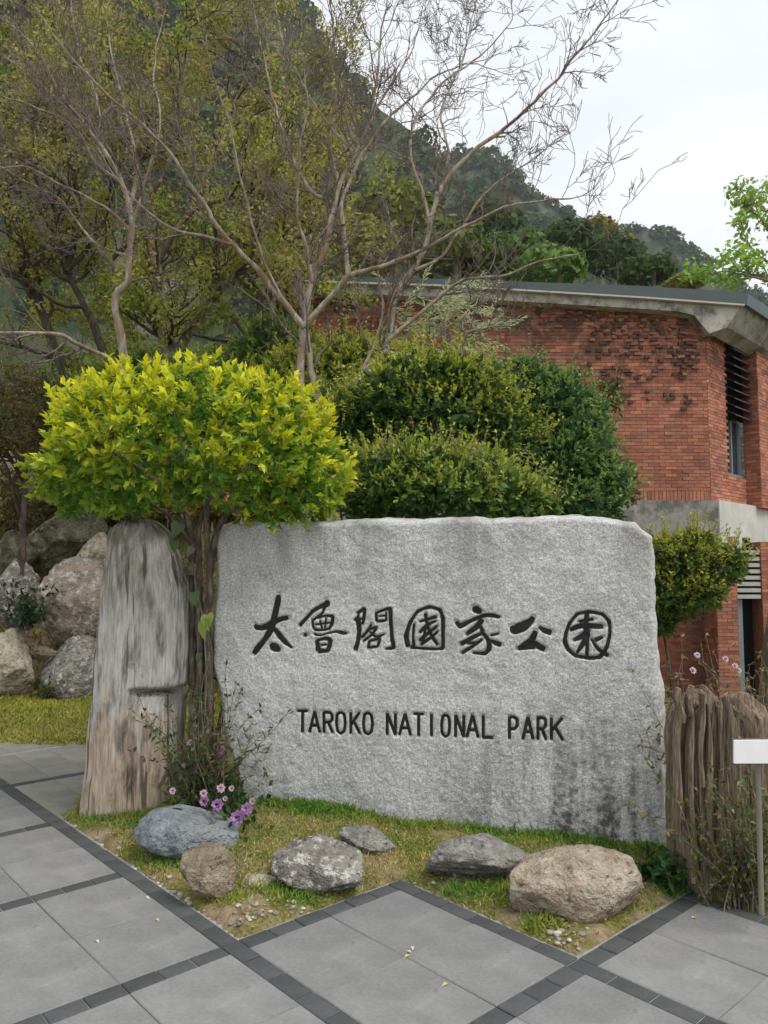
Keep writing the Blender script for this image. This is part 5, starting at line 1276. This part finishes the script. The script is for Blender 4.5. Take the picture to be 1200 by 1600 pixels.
grass('grass', 'short yellowish moss and grass covering the bed in front of the slab', x, y, RNG.uniform(.012, .034, len(x)), [(0.48, 0.38, 0.16), (0.34, 0.33, 0.07), (0.22, 0.30, 0.05), (0.13, 0.24, 0.035), (0.44, 0.37, 0.13)], 72, .007)
uu = RNG.uniform(-.1, 2.75, 9000); off = np.abs(RNG.normal(size=9000)) * .075 + .004
pp = PL + uu[:, None] * SU + off[:, None] * SN; k = bed(pp[:, 0], pp[:, 1]) > 0
kk = k & (RNG.random(9000) < .25 + .75 * sstep((fbm(np.stack([uu * 2.5, 0 * uu, 0 * uu], -1), 4, 5) + .4) / .7))
grass('grass', 'greener longer grass fringe along the foot of the inscribed slab', pp[kk, 0], pp[kk, 1], RNG.uniform(.03, .085, kk.sum()) * (1 - np.clip(off[kk] / .3, 0, .6)), [(0.10, 0.21, 0.03), (0.14, 0.27, 0.04), (0.24, 0.30, 0.05)], 73, .008)
x = RNG.uniform(-5.5, -1.2, 26000); y = RNG.uniform(7.0, 8.9, 26000); k = bed(x, y) > .03; x, y = x[k], y[k]
grass('grass', 'strip of yellow green lawn before the boulder bank', x, y, RNG.uniform(.03, .07, len(x)), [(0.38, 0.37, 0.06), (0.30, 0.32, 0.05), (0.21, 0.26, 0.04), (0.36, 0.33, 0.08)], 74, .014)
x = RNG.uniform(-7, -1.0, 9000); y = RNG.uniform(8.8, 13, 9000)
grass('grass', 'thin dry ground cover on the bank under the trees', x, y, RNG.uniform(.05, .16, len(x)), [(0.20, 0.17, 0.07), (0.12, 0.12, 0.04), (0.09, 0.11, 0.03), (0.16, 0.11, 0.06)], 75, .02)
# tufts round the rocks
tx, ty = [], []
for px, py, sx in [(255, 1345, 40), (300, 1345, 30), (440, 1392, 30), (470, 1400, 30), (700, 1385, 30), (730, 1392, 30), (780, 1385, 14), (360, 1400, 14), (840, 1440, 20), (1060, 1390, 14), (170, 1280, 40), (220, 1290, 30), (150, 1268, 22), (200, 1272, 26), (245, 1276, 20)]:
    for q in range(260):
        p = gr(px + R.gauss(0, sx), py + R.gauss(0, 6), .04); tx.append(p[0]); ty.append(p[1])
tx, ty = np.array(tx), np.array(ty); k = bed(tx, ty) > .02; tx, ty = tx[k], ty[k]
grass('grass', 'tufts of fresh green grass round the rocks of the bed', tx, ty, RNG.uniform(.025, .06, len(tx)), [(0.10, 0.22, 0.03), (0.17, 0.28, 0.04), (0.3, 0.32, 0.06)], 76, .007)
# pebbles
V1, F1 = ICO[2]; pv, pf, pc = [], [], []; n0 = 0
def pebble(p, r, c):
    global n0
    W_ = V1 * (1 + .2 * fbm(V1 * 1.7 + R.random() * 50, 2, 3)[:, None]) * np.array([r * R.uniform(.8, 1.3), r * R.uniform(.8, 1.3), r * .6]) + np.asarray(p)
    pv.append(W_); pf.append(F1 + n0); n0 += len(V1); pc.append(np.tile(np.array(c) * R.uniform(.8, 1.1), (len(V1), 1)))
for q in range(130):
    t_ = R.random() ** .8; px = 110 + 190 * t_ + R.gauss(0, 8); py = 1300 + 130 * t_ + R.gauss(0, 7)
    p = gr(px + 14, py, .015)
    if bed(p[:1], p[1:2])[0] > .005: pebble((p[0], p[1], float(gz(p[0], p[1])) + .004), R.uniform(.006, .018), [(0.55, 0.53, 0.49), (0.42, 0.40, 0.36), (0.30, 0.28, 0.25)][R.randrange(3)])
for cx_, cy_, n_, sx in [(405, 1432, 34, 26), (870, 1468, 36, 22), (1150, 1430, 30, 26), (690, 1372, 16, 30), (460, 1420, 16, 30)]:
    for q in range(n_):
        p = gr(cx_ + R.gauss(0, sx), cy_ + R.gauss(0, 9), .02)
        if bed(p[:1], p[1:2])[0] > .01: pebble((p[0], p[1], float(gz(p[0], p[1])) + .004), R.uniform(.005, .016), [(0.50, 0.46, 0.40), (0.34, 0.31, 0.27), (0.24, 0.21, 0.18)][R.randrange(3)])
mpeb = NT('pebbles', .85, .25); mpeb.bump(mpeb.noise(60, 3), .4, .006); M['pebble'] = mpeb.done(mpeb.attr())
tag(link('gravel', mesh_data('gravel', np.vstack(pv), np.vstack(pf), M['pebble'], np.vstack(pc), True)), 'pale pebbles lying along the edge of the bed', 'gravel', None, 'stuff')
# fallen leaves on bed and paving
lv = Leaves()
for q in range(2200):
    px, py = R.uniform(90, 1200), R.uniform(1255, 1480); p = gr(px, py, .05)
    if bed(p[:1], p[1:2])[0] < .03: continue
    p[2] = float(gz(p[0], p[1])) + .016
    lv.add(p[None], np.array([[R.gauss(0, 1), R.gauss(0, 1), R.gauss(0, .25)]]), (UP + RNG.normal(size=3) * .25)[None], R.uniform(.008, .032), R.uniform(.006, .014), [(0.42, 0.24, 0.10), (0.50, 0.38, 0.14), (0.30, 0.16, 0.08), (0.45, 0.30, 0.20)][R.randrange(4)])
for px, py in [(645, 1480), (643, 1490), (700, 1538), (228, 1402), (243, 1437), (640, 1493), (820, 1432), (150, 1470), (1080, 1436)]:
    p = gr(px, py, 0); p[2] = .004; lv.add(p[None], np.array([[R.gauss(0, 1), R.gauss(0, 1), .05]]), (UP + RNG.normal(size=3) * .15)[None], .032, .016, [(0.62, 0.60, 0.20), (0.70, 0.68, 0.55)][R.randrange(2)])
tag(lv.build('fallen_leaves', M['grass'], None, True), 'small fallen leaves strewn over the bed and paving', 'leaves', None, 'stuff')

# ------------------------------------------------------------------ the air
hz = MB(); hz.box((-1450, -280, -8.5), (2900, 0, 0), (0, 2500, 0), (0, 0, 560))
hm = bpy.data.materials.new('air'); hm.use_nodes = True; hn = hm.node_tree.nodes; hn.remove(hn['Principled BSDF'])
pvn = hn.new('ShaderNodeVolumePrincipled'); pvn.inputs['Color'].default_value = (0.86, 0.92, 1.0, 1); pvn.inputs['Density'].default_value = 0.00028
pvn.inputs['Anisotropy'].default_value = 0.0
hm.node_tree.links.new(pvn.outputs[0], hn['Material Output'].inputs['Volume'])
tag(hz.build('haze', hm), 'thin pale haze in the air before the mountain', 'haze', None, 'stuff')
print('objects', len(S.objects), 'tris', sum(len(o.data.polygons) for o in S.objects if o.type == 'MESH'))
